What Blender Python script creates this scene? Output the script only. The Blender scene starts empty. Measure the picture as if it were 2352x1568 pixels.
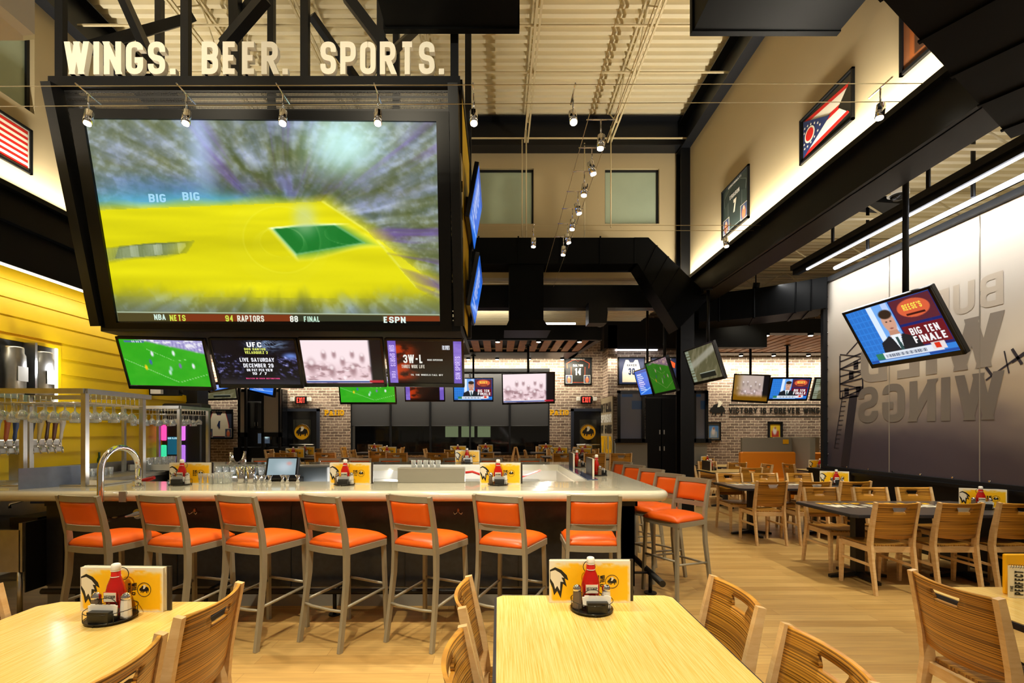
import bpy, math, random
import numpy as np
from mathutils import Matrix, Vector
C = bpy.context.scene.collection
random.seed(7); RNG = np.random.RandomState(5)
PI = math.pi
# ---------------- camera, world, exposure ----------------
F = 1110.0; CX, CY, CH = 1145.0, 992.0, 1.56      # focal length in px of a 2352 px frame, vanishing point, eye height
cam_d = bpy.data.cameras.new('camera'); cam = bpy.data.objects.new('camera', cam_d); C.objects.link(cam)
cam_d.sensor_width = 36.0; cam_d.lens = 36.0 * F / 2352.0
cam_d.shift_x = (1176 - CX) / 2352.0; cam_d.shift_y = (CY - 784) / 2352.0
cam_d.clip_start = 0.05; cam_d.clip_end = 200
cam.location = (0, 0, CH); cam.rotation_euler = (PI/2, 0, 0)
bpy.context.scene.camera = cam
W = bpy.data.worlds.new('world'); bpy.context.scene.world = W; W.use_nodes = True
W.node_tree.nodes['Background'].inputs[0].default_value = (1.0, 0.80, 0.55, 1)
W.node_tree.nodes['Background'].inputs[1].default_value = 0.17
vs = bpy.context.scene.view_settings
vs.view_transform = 'Standard'; vs.look = 'None'; vs.gamma = 1.0; vs.exposure = 0.1; vs.use_curve_mapping = False
bpy.context.scene.cycles.max_bounces = 8
bpy.context.scene.cycles.transparent_max_bounces = 12
bpy.context.scene.cycles.caustics_reflective = False
bpy.context.scene.cycles.caustics_refractive = False
bpy.context.scene.cycles.sample_clamp_indirect = 4.0

def P(px, py, Y):                       # point seen at (px, py) that lies Y metres ahead
    return Vector(((px - CX) * Y / F, Y, CH - (py - CY) * Y / F))

def lamp(kind, loc, power, col=(1, .82, .58), to=None, size=.1, size_y=None, spot=80, blend=.6, name='light', spread=None):
    d = bpy.data.lights.new(name, kind); o = bpy.data.objects.new(name, d); C.objects.link(o)
    d.energy = power; d.color = col; o.location = loc
    if kind == 'AREA':
        d.shape = 'RECTANGLE' if size_y else 'SQUARE'; d.size = size
        if size_y: d.size_y = size_y
        if spread: d.spread = math.radians(spread)
    else: d.shadow_soft_size = size
    if kind == 'SPOT': d.spot_size = math.radians(spot); d.spot_blend = blend
    if to is not None: o.rotation_euler = (Vector(to) - Vector(loc)).to_track_quat('-Z', 'Y').to_euler()
    return o
WARM = (1, .86, .62); NEUT = (1, .92, .78); COOL = (.86, .93, 1)
# large area lights: continuous strip lights of the room
XL, XR = -5.76, 3.60                    # side walls of the high room
lamp('AREA', (XL+.16, 5.0, 4.47), 180, NEUT, (XL+.32, 5.0, 5.6), 9.0, .05, name='cove_light')
lamp('AREA', (XR-.12, 5.0, 4.47), 180, NEUT, (XR-.28, 5.0, 5.6), 9.0, .05, name='cove_light')
for o in list(C.objects):
    if o.name.startswith('cove_light'):   # long side runs along the wall (Y)
        d = (Vector((o.location.x + (.16 if o.location.x < 0 else -.16), 5.0, 5.6)) - o.location).normalized()
        x = Vector((0, 1, 0)); z = -d; y = z.cross(x)
        o.rotation_euler = Matrix((x, y, z)).transposed().to_euler()

# ---------------- mesh builder ----------------
def seg_frame(d):
    d = d.normalized(); u = Vector((0, 0, 1)) if abs(d.z) < .95 else Vector((1, 0, 0))
    a = d.cross(u).normalized(); return a, a.cross(d).normalized()
class MB:
    def __init__(s): s.v = []; s.f = []; s.m = []; s.s = []; s.mi = 0; s.sm = False
    def face(s, idx): s.f.append(tuple(idx)); s.m.append(s.mi); s.s.append(s.sm)
    def vs(s, pts): n = len(s.v); s.v += [tuple(p) for p in pts]; return n
    def hexa(s, p):                     # 8 points: bottom 4 ccw, top 4 ccw
        n = s.vs(p)
        for q in ((3,2,1,0),(4,5,6,7),(0,1,5,4),(1,2,6,5),(2,3,7,6),(3,0,4,7)): s.face([n+i for i in q])
        return s
    def box(s, x0, x1, y0, y1, z0, z1):
        return s.hexa([(x0,y0,z0),(x1,y0,z0),(x1,y1,z0),(x0,y1,z0),(x0,y0,z1),(x1,y0,z1),(x1,y1,z1),(x0,y1,z1)])
    def bbox(s, x0, x1, y0, y1, z0, z1, b=.004):   # chamfered box
        X = [x0, x0+b, x1-b, x1]; Yy = [y0, y0+b, y1-b, y1]; Z = [z0, z0+b, z1-b, z1]
        def loop(i, z): 
            xa, xb = X[0+i], X[3-i]; ya, yb = Yy[0+i], Yy[3-i]; c = b
            return [(xa+c,ya,z),(xb-c,ya,z),(xb,ya+c,z),(xb,yb-c,z),(xb-c,yb,z),(xa+c,yb,z),(xa,yb-c,z),(xa,ya+c,z)]
        ls = [s.vs(loop(1, Z[0])), s.vs(loop(0, Z[1])), s.vs(loop(0, Z[2])), s.vs(loop(1, Z[3]))]
        s.face([ls[0]+i for i in range(7,-1,-1)]); s.face([ls[3]+i for i in range(8)])
        for a, c in zip(ls, ls[1:]):
            for i in range(8): s.face([a+i, a+(i+1)%8, c+(i+1)%8, c+i])
        return s
    def bar(s, p0, p1, w, h, up=None):  # rectangular bar from p0 to p1
        p0 = Vector(p0); p1 = Vector(p1); d = (p1-p0).normalized()
        if up is None: a, u = seg_frame(d)
        else: a = d.cross(Vector(up)).normalized(); u = a.cross(d).normalized()
        a *= w/2; u *= h/2
        return s.hexa([p0-a-u, p0+a-u, p1+a-u, p1-a-u, p0-a+u, p0+a+u, p1+a+u, p1-a+u])
    def sweep(s, pts, w, h, side=(1,0,0)):        # rectangular section swept along a path; w measured along 'side'
        pts = [Vector(p) for p in pts]; sd = Vector(side).normalized(); rings = []
        for i, p in enumerate(pts):
            d = (pts[min(i+1, len(pts)-1)] - pts[max(i-1, 0)]).normalized()
            u = sd.cross(d).normalized(); ww = w[i] if isinstance(w, (list, tuple)) else w; hh = h[i] if isinstance(h, (list, tuple)) else h
            rings.append(s.vs([p-sd*ww/2-u*hh/2, p+sd*ww/2-u*hh/2, p+sd*ww/2+u*hh/2, p-sd*ww/2+u*hh/2]))
        for a, b in zip(rings, rings[1:]):
            for i in range(4): s.face([a+i, a+(i+1)%4, b+(i+1)%4, b+i])
        s.face([rings[0]+i for i in (3,2,1,0)]); s.face([rings[-1]+i for i in range(4)]); return s
    def tube(s, pts, r, n=10, closed=False, cap=True):
        sm = s.sm; s.sm = True; pts = [Vector(p) for p in pts]; k = len(pts); rings = []; pu = None
        for i, p in enumerate(pts):
            if closed: d = pts[(i+1)%k] - pts[i-1]
            else: d = pts[min(i+1, k-1)] - pts[max(i-1, 0)]
            d = d.normalized()
            if pu is None: a, u = seg_frame(d)
            else:
                u = (pu - d*pu.dot(d)).normalized(); a = d.cross(u)
            pu = u; rr = r[i] if isinstance(r, (list, tuple)) else r
            rings.append(s.vs([p + (a*math.cos(2*PI*j/n) + u*math.sin(2*PI*j/n))*rr for j in range(n)]))
        pr = list(zip(rings, rings[1:])) + ([(rings[-1], rings[0])] if closed else [])
        for a, b in pr:
            for j in range(n): s.face([a+j, a+(j+1)%n, b+(j+1)%n, b+j])
        s.sm = False
        if cap and not closed: s.face([rings[0]+j for j in range(n-1,-1,-1)]); s.face([rings[-1]+j for j in range(n)])
        s.sm = sm; return s
    def cyl(s, p0, p1, r, n=16, r2=None): return s.tube([p0, p1], [r, r if r2 is None else r2], n)
    def lathe(s, prof, n=20, c=(0,0,0), smooth=True, cap=True):   # prof: (r, z)
        rings = [s.vs([(c[0]+r*math.cos(2*PI*j/n), c[1]+r*math.sin(2*PI*j/n), c[2]+z) for j in range(n)]) for r, z in prof]
        s.sm = smooth
        for a, b in zip(rings, rings[1:]):
            for j in range(n): s.face([a+j, a+(j+1)%n, b+(j+1)%n, b+j])
        s.sm = False
        if cap: s.face([rings[0]+j for j in range(n-1,-1,-1)]); s.face([rings[-1]+j for j in range(n)])
        return s
    def prism(s, poly, y0, y1, ax='y'):  # 2-D polygon extruded; ax y: poly in XZ, x: poly in YZ, z: poly in XY
        f = {'y': lambda a, b, t: (a, t, b), 'x': lambda a, b, t: (t, a, b), 'z': lambda a, b, t: (a, b, t)}[ax]
        n = len(poly); a = s.vs([f(p[0], p[1], y0) for p in poly]); b = s.vs([f(p[0], p[1], y1) for p in poly])
        s.face([a+i for i in range(n)]); s.face([b+i for i in range(n-1,-1,-1)])
        for i in range(n): s.face([a+i, b+i, b+(i+1)%n, a+(i+1)%n])
        return s
    def quad(s, a, b, c, d): n = s.vs([a, b, c, d]); s.face([n, n+1, n+2, n+3]); return s
    def shell(s, pt, nx, nz, th, skip=lambda i, j: False, smooth=True):   # pt(i,j)->(front point, normal); solid sheet with holes
        fr = {}; bk = {}
        for j in range(nz+1):
            for i in range(nx+1):
                p, nrm = pt(i, j); p = Vector(p); nrm = Vector(nrm)
                fr[i, j] = s.vs([p + nrm*th/2]); bk[i, j] = s.vs([p - nrm*th/2])
        on = lambda i, j: 0 <= i < nx and 0 <= j < nz and not skip(i, j)
        for i in range(nx):
            for j in range(nz):
                if not on(i, j): continue
                s.sm = smooth
                s.face([fr[i,j], fr[i+1,j], fr[i+1,j+1], fr[i,j+1]]); s.face([bk[i,j+1], bk[i+1,j+1], bk[i+1,j], bk[i,j]])
                s.sm = False
                for (di, dj), (a, b) in {(0,-1): ((i,j),(i+1,j)), (1,0): ((i+1,j),(i+1,j+1)), (0,1): ((i+1,j+1),(i,j+1)), (-1,0): ((i,j+1),(i,j))}.items():
                    if not on(i+di, j+dj): s.face([fr[b], fr[a], bk[a], bk[b]])
        return s
    def add(s, o, M=None):
        n = len(s.v); s.v += [tuple(M @ Vector(p)) for p in o.v] if M is not None else o.v
        s.f += [tuple(i+n for i in f) for f in o.f]; s.m += [s.mi]*len(o.f); s.s += o.s; return s
    def xf(s, M): s.v = [tuple(M @ Vector(p)) for p in s.v]; return s
def mesh_of(name, mb, mats):
    me = bpy.data.meshes.new(name); me.from_pydata(mb.v, [], mb.f)
    for m in (mats if isinstance(mats, (list, tuple)) else [mats]): me.materials.append(m)
    me.polygons.foreach_set('material_index', mb.m); me.polygons.foreach_set('use_smooth', mb.s)
    if any(mb.s):
        pass
    me.update(); return me
nxt = ['first', 'second', 'third', 'fourth', 'fifth', 'sixth', 'seventh', 'eighth', 'ninth', 'tenth', 'eleventh', 'twelfth']
def obj(name, mb, mats, parent=None, label=None, cat=None, group=None, kind=None, loc=None, rot=None, recalc=True):
    me = mesh_of(name, mb, mats)
    if recalc:
        import bmesh
        b = bmesh.new(); b.from_mesh(me); bmesh.ops.recalc_face_normals(b, faces=b.faces); b.to_mesh(me); b.free()
    o = bpy.data.objects.new(name, me); C.objects.link(o)
    if parent: o.parent = parent
    if loc is not None: o.location = loc
    if rot is not None: o.rotation_euler = rot
    return tag(o, label, cat, group, kind)
def tag(o, label=None, cat=None, group=None, kind=None):
    if label: o['label'] = label
    if cat: o['category'] = cat
    if group: o['group'] = group
    if kind: o['kind'] = kind
    return o
def thing(name, label, cat, loc=(0,0,0), rotz=0, group=None, M=None):
    o = bpy.data.objects.new(name, None); C.objects.link(o); o.empty_display_size = .1
    if M is not None: o.matrix_basis = M
    else: o.location = loc; o.rotation_euler = (0, 0, rotz)
    return tag(o, label, cat, group)
def dup(root, loc, rotz, label, group=None, kids=True):
    r = root.copy(); C.objects.link(r); r.location = loc; r.rotation_euler = (0, 0, rotz); r['label'] = label
    if group: r['group'] = group
    if kids:
        for ch in KIDS.get(root.name, []):
            c = ch.copy(); C.objects.link(c); c.parent = r
            for g in KIDS.get(ch.name, []):
                d = g.copy(); C.objects.link(d); d.parent = c
    return r
KIDS = {}
def index_kids(root):
    allo = list(C.objects)
    KIDS[root.name] = [o for o in allo if o.parent == root]
    for c in KIDS[root.name]: KIDS[c.name] = [o for o in allo if o.parent == c]
def struct(name, mb, m, **k): return obj(name, mb, m, kind='structure', **k)

# ---------------- materials ----------------
def nm(name):
    m = bpy.data.materials.new(name); m.use_nodes = True; nt = m.node_tree
    return m, nt, nt.nodes['Principled BSDF']
def srgb(c):
    if isinstance(c, str): c = tuple(int(c[i:i+2], 16)/255 for i in (0, 2, 4))
    return tuple(((x/12.92) if x <= .04045 else ((x+.055)/1.055)**2.4) for x in c)
def mat(name, c, rough=.5, metal=0, emit=0, spec=.5, coat=0, noise=0, nscale=8, bump=0, bscale=60, alpha=1, trans=0):
    m, nt, b = nm(name); c = srgb(c); L = nt.links.new
    b.inputs['Base Color'].default_value = (*c, 1); b.inputs['Roughness'].default_value = rough; b.inputs['Metallic'].default_value = metal
    b.inputs['Specular IOR Level'].default_value = spec; b.inputs['Coat Weight'].default_value = coat
    b.inputs['Alpha'].default_value = alpha; b.inputs['Transmission Weight'].default_value = trans
    if emit: b.inputs['Emission Color'].default_value = (*c, 1); b.inputs['Emission Strength'].default_value = emit
    if noise or bump:
        tc = nt.nodes.new('ShaderNodeTexCoord'); 
    if noise:
        n = nt.nodes.new('ShaderNodeTexNoise'); n.inputs['Scale'].default_value = nscale; n.inputs['Detail'].default_value = 5; L(tc.outputs['Object'], n.inputs['Vector'])
        r = nt.nodes.new('ShaderNodeMapRange'); r.inputs[3].default_value = 1-noise; r.inputs[4].default_value = 1+noise; r.inputs[1].default_value = .3; r.inputs[2].default_value = .7; L(n.outputs[0], r.inputs[0])
        x = nt.nodes.new('ShaderNodeVectorMath'); x.operation = 'SCALE'; x.inputs[0].default_value = c; L(r.outputs[0], x.inputs['Scale']); L(x.outputs[0], b.inputs['Base Color'])
    if bump:
        n = nt.nodes.new('ShaderNodeTexNoise'); n.inputs['Scale'].default_value = bscale; n.inputs['Detail'].default_value = 3; L(tc.outputs['Object'], n.inputs['Vector'])
        bp = nt.nodes.new('ShaderNodeBump'); bp.inputs['Strength'].default_value = bump; bp.inputs['Distance'].default_value = .01; L(n.outputs[0], bp.inputs['Height']); L(bp.outputs[0], b.inputs['Normal'])
    return m
def wood(name, c1, c2, scale=(1, 1, 1), rough=.35, detail=4, coat=.2, c3=None, lo=.35, hi=.65, nscale=1.0):
    m, nt, b = nm(name); L = nt.links.new
    tc = nt.nodes.new('ShaderNodeTexCoord'); mp = nt.nodes.new('ShaderNodeMapping'); mp.inputs['Scale'].default_value = scale
    L(tc.outputs['Object'], mp.inputs[0])
    n = nt.nodes.new('ShaderNodeTexNoise'); n.inputs['Scale'].default_value = nscale; n.inputs['Detail'].default_value = detail; n.inputs['Roughness'].default_value = .6; L(mp.outputs[0], n.inputs['Vector'])
    r = nt.nodes.new('ShaderNodeValToRGB'); e = r.color_ramp.elements
    e[0].position = lo; e[0].color = (*srgb(c1), 1); e[1].position = hi; e[1].color = (*srgb(c2), 1)
    if c3: k = e.new((lo+hi)/2); k.color = (*srgb(c3), 1)
    L(n.outputs[0], r.inputs[0]); L(r.outputs[0], b.inputs['Base Color'])
    b.inputs['Roughness'].default_value = rough; b.inputs['Coat Weight'].default_value = coat; b.inputs['Coat Roughness'].default_value = .15
    return m
def floor_mat():
    m, nt, b = nm('plank_floor'); L = nt.links.new; N = nt.nodes.new
    tc = N('ShaderNodeTexCoord'); br = N('ShaderNodeTexBrick'); L(tc.outputs['Object'], br.inputs['Vector'])
    br.inputs['Scale'].default_value = 1; br.inputs['Brick Width'].default_value = 1.2; br.inputs['Row Height'].default_value = .125; br.inputs['Mortar Size'].default_value = .0012
    br.offset = .37; br.inputs['Color1'].default_value = (*srgb('c8a566'), 1); br.inputs['Color2'].default_value = (*srgb('b18c50'), 1); br.inputs['Mortar'].default_value = (*srgb('8a6a3c'), 1)
    mp = N('ShaderNodeMapping'); mp.inputs['Scale'].default_value = (2.2, 38, 1); L(tc.outputs['Object'], mp.inputs[0])
    n = N('ShaderNodeTexNoise'); n.inputs['Scale'].default_value = 1; n.inputs['Detail'].default_value = 6; n.inputs['Distortion'].default_value = .6; L(mp.outputs[0], n.inputs['Vector'])
    r = N('ShaderNodeMapRange'); r.inputs[1].default_value = .25; r.inputs[2].default_value = .75; r.inputs[3].default_value = .80; r.inputs[4].default_value = 1.13; L(n.outputs[0], r.inputs[0])
    x = N('ShaderNodeVectorMath'); x.operation = 'SCALE'; L(br.outputs['Color'], x.inputs[0]); L(r.outputs[0], x.inputs['Scale']); L(x.outputs[0], b.inputs['Base Color'])
    b.inputs['Roughness'].default_value = .38; b.inputs['Specular IOR Level'].default_value = .4
    return m
def brick_mat(name, a, c, mo):
    m, nt, b = nm(name); L = nt.links.new; N = nt.nodes.new
    tc = N('ShaderNodeTexCoord'); sx = N('ShaderNodeSeparateXYZ'); cx = N('ShaderNodeCombineXYZ'); L(tc.outputs['Object'], sx.inputs[0])
    ad = N('ShaderNodeMath'); ad.operation = 'ADD'; L(sx.outputs[0], ad.inputs[0]); L(sx.outputs[1], ad.inputs[1])
    L(ad.outputs[0], cx.inputs[0]); L(sx.outputs[2], cx.inputs[1])
    nn = N('ShaderNodeTexNoise'); nn.inputs['Scale'].default_value = 9; nn.inputs['Detail'].default_value = 2; L(cx.outputs[0], nn.inputs['Vector'])
    mx = N('ShaderNodeMix'); mx.data_type = 'VECTOR'; mx.inputs[0].default_value = .018; L(cx.outputs[0], mx.inputs[4]); L(nn.outputs['Color'], mx.inputs[5])
    br = N('ShaderNodeTexBrick'); L(mx.outputs[1], br.inputs['Vector']); br.inputs['Scale'].default_value = 1
    br.inputs['Brick Width'].default_value = .23; br.inputs['Row Height'].default_value = .078; br.inputs['Mortar Size'].default_value = .0085; br.inputs['Mortar Smooth'].default_value = .2
    br.inputs['Bias'].default_value = -.1
    br.inputs['Color1'].default_value = (*srgb(a), 1); br.inputs['Color2'].default_value = (*srgb(c), 1); br.inputs['Mortar'].default_value = (*srgb(mo), 1)
    n2 = N('ShaderNodeTexNoise'); n2.inputs['Scale'].default_value = 22; n2.inputs['Detail'].default_value = 4; L(cx.outputs[0], n2.inputs['Vector'])
    r = N('ShaderNodeMapRange'); r.inputs[1].default_value = .3; r.inputs[2].default_value = .7; r.inputs[3].default_value = .7; r.inputs[4].default_value = 1.35; L(n2.outputs[0], r.inputs[0])
    x = N('ShaderNodeVectorMath'); x.operation = 'SCALE'; L(br.outputs['Color'], x.inputs[0]); L(r.outputs[0], x.inputs['Scale']); L(x.outputs[0], b.inputs['Base Color'])
    bp = N('ShaderNodeBump'); bp.inputs['Strength'].default_value = .5; bp.inputs['Distance'].default_value = .01; bp.invert = True; L(br.outputs['Fac'], bp.inputs['Height']); L(bp.outputs[0], b.inputs['Normal'])
    b.inputs['Roughness'].default_value = .85; return m
M = {}
M['floor'] = floor_mat()
M['brick'] = brick_mat('old_brick', 'a18b7c', '6d5a4f', 'd6c8b2')
M['cream'] = mat('cream_paint', 'b3a27c', .75, bump=.05, bscale=180)
M['deck'] = mat('deck_paint', 'e6dab6', .6)
M['joist'] = mat('joist_paint', 'd2c39a', .6)
M['yellow'] = mat('yellow_paint', 'e6bd00', .42, noise=.04, nscale=2)
M['black'] = mat('black_paint', '08090b', .42, spec=.25)
M['dark'] = mat('dark_steel', '15171b', .42, spec=.3)
M['duct'] = mat('black_duct', '050607', .5, spec=.08, noise=.12, nscale=1.5)
M['blackwall'] = mat('bar_black_panel', '1b1e24', .30, noise=.35, nscale=25)
M['grey'] = mat('grey_wall', '87857c', .7)
M['quartz'] = mat('pale_quartz', 'd6d2be', .12, coat=.5)
M['steel'] = mat('brushed_steel', 'c4c4c0', .34, 1, noise=.06, nscale=14)
M['bluesteel'] = mat('blue_tinted_steel', '8c9cc0', .32, .85, noise=.06, nscale=14)
M['chrome'] = mat('chrome', 'e6e6e8', .06, 1)
M['stoolmetal'] = mat('greige_powder_coat', 'a09a87', .40, .2)
M['orange'] = mat('orange_vinyl', 'ee6410', .36, spec=.5, bump=.03, bscale=300)
M['maple'] = wood('maple', 'd9b27a', 'e6c592', (3, 3, 14), .38, nscale=3)
M['zebra'] = wood('zebra_veneer', '5a3708', 'd89c38', (.9, .9, 230), .32, 2, .25, c3='a8742a', lo=.36, hi=.62)
M['zebraseat'] = wood('zebra_seat_veneer', '6a4410', 'cf9a44', (230, .9, .9), .32, 2, .25, c3='a8742a', lo=.36, hi=.62)
M['table'] = wood('table_laminate', 'e2b250', 'f3d68a', (240, 5, 1), .24, 4, .35, c3='ecc670', lo=.3, hi=.62)
M['edge'] = mat('black_table_edge', '2b2c33', .35)
M['darktop'] = mat('dark_table_top', '4b4542', .28)
M['iron'] = mat('black_cast_iron', '0f0f10', .45)
M['bezel'] = mat('gloss_black_bezel', '0a0b0f', .18)
def thin_glass():
    m, nt, b = nm('clear_glass'); L = nt.links.new; N = nt.nodes.new
    t = N('ShaderNodeBsdfTransparent'); t.inputs[0].default_value = (.93, .96, .97, 1); lw = N('ShaderNodeLayerWeight'); lw.inputs[0].default_value = .45
    mr = N('ShaderNodeMapRange'); mr.inputs[3].default_value = .30; mr.inputs[4].default_value = .85; L(lw.outputs['Facing'], mr.inputs[0])
    b.inputs['Base Color'].default_value = (.92, .95, .98, 1); b.inputs['Roughness'].default_value = .04; b.inputs['Specular IOR Level'].default_value = 1; b.inputs['Metallic'].default_value = .5
    mx = N('ShaderNodeMixShader'); L(mr.outputs[0], mx.inputs[0]); L(t.outputs[0], mx.inputs[1]); L(b.outputs[0], mx.inputs[2]); L(mx.outputs[0], nt.nodes['Material Output'].inputs[0])
    return m
M['glass'] = thin_glass()
M['pane'] = mat('window_pane', 'dff0e4', .05, alpha=.35)
M['nightpane'] = mat('night_glass', '05070a', .05, coat=.4)
M['frost'] = mat('frosted_green_pane', 'a9b8a0', .25, noise=.04, nscale=3)
M['white'] = mat('white_plastic', 'eceae2', .45)
M['lettering'] = mat('white_letter', 'f4f0e2', .5)
M['ketchup'] = mat('ketchup_red', 'b3140d', .2, coat=.5)
M['cap'] = mat('white_cap', 'f5f2ea', .35)
M['red'] = mat('red_print', 'c8201a', .4)
M['menuY'] = mat('menu_yellow', 'f7b90a', .35)
M['menuW'] = mat('menu_white', 'ece5cf', .4)
M['ink'] = mat('black_ink', '14130f', .5)
M['inkgrey'] = mat('grey_ink', 'a8a8a4', .5)
M['wire'] = mat('dark_wire', '3a3936', .3, .8)
M['salt'] = mat('salt_white', 'e9e4d8', .6)
M['pepper'] = mat('pepper_brown', '6b5a48', .7)
M['led'] = mat('led_strip', 'fff2d8', .5, emit=9)
M['bulb'] = mat('bulb_face', 'fff4de', .5, emit=30)
M['tube'] = mat('white_tube', 'f2f4ff', .5, emit=7)
M['slat'] = mat('cedar_slat', 'bd8450', .45, noise=.2, nscale=6)
M['shade'] = mat('roller_shade', '3c3d40', .8)
M['tan'] = mat('tan_vinyl', 'dc861a', .4)
M['blue'] = mat('dark_blue_panel', '2c4d86', .3)
M['navy'] = mat('navy', '1c2c5a', .5)
M['bottle_g'] = mat('green_bottle', '1c3a16', .08, coat=.5)
M['bottle_r'] = mat('dark_wine_bottle', '1a0a12', .08, coat=.5)
M['exit'] = mat('exit_red_glow', 'ff3b2f', .5, emit=2.2)
M['bluep'] = mat('blue_glow', '2d6cff', .5, emit=.8)
def perf_mat():
    m, nt, b = nm('perforated_steel'); L = nt.links.new; N = nt.nodes.new
    b.inputs['Base Color'].default_value = (.012, .012, .013, 1); b.inputs['Roughness'].default_value = .5
    tc = N('ShaderNodeTexCoord'); v = N('ShaderNodeTexVoronoi'); v.inputs['Scale'].default_value = 70; v.inputs['Randomness'].default_value = 0; L(tc.outputs['Object'], v.inputs['Vector'])
    c = N('ShaderNodeMath'); c.operation = 'GREATER_THAN'; c.inputs[1].default_value = .36; L(v.outputs['Distance'], c.inputs[0]); L(c.outputs[0], b.inputs['Alpha'])
    return m
M['perf'] = perf_mat()
def attr_mat(name, emit=0, rough=.4):
    m, nt, b = nm(name); L = nt.links.new
    a = nt.nodes.new('ShaderNodeAttribute'); a.attribute_name = 'picture'
    if emit:
        L(a.outputs['Color'], b.inputs['Emission Color']); b.inputs['Emission Strength'].default_value = emit
        b.inputs['Base Color'].default_value = (.01, .01, .01, 1); b.inputs['Roughness'].default_value = rough; b.inputs['Specular IOR Level'].default_value = .3
    else: L(a.outputs['Color'], b.inputs['Base Color'])
    if not emit: b.inputs['Roughness'].default_value = rough
    return m
M['screen'] = attr_mat('screen_picture', 1.0, .2)
M['bigscreen'] = attr_mat('projected_picture', .98, .8)
M['print'] = attr_mat('printed_picture', 0, .35)
M['mural'] = attr_mat('printed_mural', 0, .22)

# ---------------- stroke lettering ----------------
R_ = 1
GL = {
'A': (1, [[(0,0),(.5,1)],[(1,0),(.5,1)],[(.2,.3),(.8,.3)]]), 'B': (1, [[(0,0),(0,1)],[(0,1),(1,1,1),(1,.52,1),(0,.52)],[(0,.52),(1,.52,1),(1,0,1),(0,0)]]),
'C': (1, [[(1,.7),(1,1,1),(0,1,1),(0,0,1),(1,0,1),(1,.3)]]), 'D': (1, [[(0,0),(0,1)],[(0,1),(1,1,1),(1,0,1),(0,0)]]),
'E': (.85, [[(0,0),(0,1)],[(0,1),(1,1)],[(0,.5),(.85,.5)],[(0,0),(1,0)]]), 'F': (.85, [[(0,0),(0,1)],[(0,1),(1,1)],[(0,.5),(.85,.5)]]),
'G': (1, [[(1,.80),(1,1,1),(0,1,1),(0,0,1),(1,0,1),(1,.42),(.5,.42)]]), 'H': (1, [[(0,0),(0,1)],[(1,0),(1,1)],[(0,.5),(1,.5)]]),
'I': (.0, [[(0,0),(0,1)]]), 'J': (.9, [[(1,1),(1,0,1),(0,0,1),(0,.3)]]), 'K': (1, [[(0,0),(0,1)],[(0,.4),(1,1)],[(.3,.55),(1,0)]]),
'L': (.8, [[(0,0),(0,1)],[(0,0),(1,0)]]), 'M': (1.35, [[(0,0),(0,1)],[(1,0),(1,1)],[(0,1),(.5,.3)],[(1,1),(.5,.3)]]),
'N': (1, [[(0,0),(0,1)],[(1,0),(1,1)],[(0,1),(1,0)]]), 'O': (1, [[(.5,1),(1,1,1),(1,0,1),(0,0,1),(0,1,1),(.5,1)]]),
'P': (1, [[(0,0),(0,1)],[(0,1),(1,1,1),(1,.45,1),(0,.45)]]), 'Q': (1, [[(.5,1),(1,1,1),(1,0,1),(0,0,1),(0,1,1),(.5,1)],[(.6,.25),(1,0)]]),
'R': (1, [[(0,0),(0,1)],[(0,1),(1,1,1),(1,.48,1),(0,.48)],[(.5,.48),(1,0)]]),
'S': (1, [[(1,.72),(1,1,1),(0,1,1),(0,.52,1),(1,.48,1),(1,0,1),(0,0,1),(0,.28)]]), 'T': (.95, [[(.5,0),(.5,1)],[(0,1),(1,1)]]),
'U': (1, [[(0,1),(0,0,1),(1,0,1),(1,1)]]), 'V': (1, [[(0,1),(.5,0)],[(1,1),(.5,0)]]),
'W': (1.6, [[(0,1),(.25,0)],[(.5,1),(.25,0)],[(.5,1),(.75,0)],[(1,1),(.75,0)]]), 'X': (1, [[(0,0),(1,1)],[(0,1),(1,0)]]),
'Y': (1, [[(0,1),(.5,.45)],[(1,1),(.5,.45)],[(.5,.45),(.5,0)]]), 'Z': (1, [[(0,1),(1,1)],[(1,1),(0,0)],[(0,0),(1,0)]]),
'0': (1, [[(.5,1),(1,1,1),(1,0,1),(0,0,1),(0,1,1),(.5,1)]]), '1': (.4, [[(1,0),(1,1)],[(0,.75),(1,1)]]),
'2': (1, [[(0,.7),(0,1,1),(1,1,1),(1,.5,1),(0,0)],[(0,0),(1,0)]]), '3': (1, [[(0,.75),(0,1,1),(1,1,1),(1,.52,1),(.4,.52)],[(.4,.52),(1,.52,1),(1,0,1),(0,0,1),(0,.25)]]),
'4': (1, [[(.7,0),(.7,1)],[(.7,1),(0,.3)],[(0,.3),(1,.3)]]), '5': (1, [[(1,1),(0,1),(0,.58),(1,.58,1),(1,0,1),(0,0,1),(0,.25)]]),
'6': (1, [[(1,.75),(1,1,1),(0,1,1),(0,0,1),(1,0,1),(1,.55,1),(0,.55)]]), '7': (1, [[(0,1),(1,1)],[(1,1),(.35,0)]]),
'8': (1, [[(.5,1),(1,1,1),(1,.52,1),(0,.52,1),(0,1,1),(.5,1)],[(.5,.52),(1,.52,1),(1,0,1),(0,0,1),(0,.52,1),(.5,.52)]]),
'9': (1, [[(1,.45),(0,.45,1),(0,1,1),(1,1,1),(1,0,1),(0,0,1),(0,.25)]]), '/': (.8, [[(0,0),(1,1)]]), '-': (.7, [[(0,.5),(1,.5)]]),
'!': (.0, [[(0,.3),(0,1)],[(0,0),(0,.12)]]), "'": (.0, [[(0,.75),(0,1)]]),
}
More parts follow.
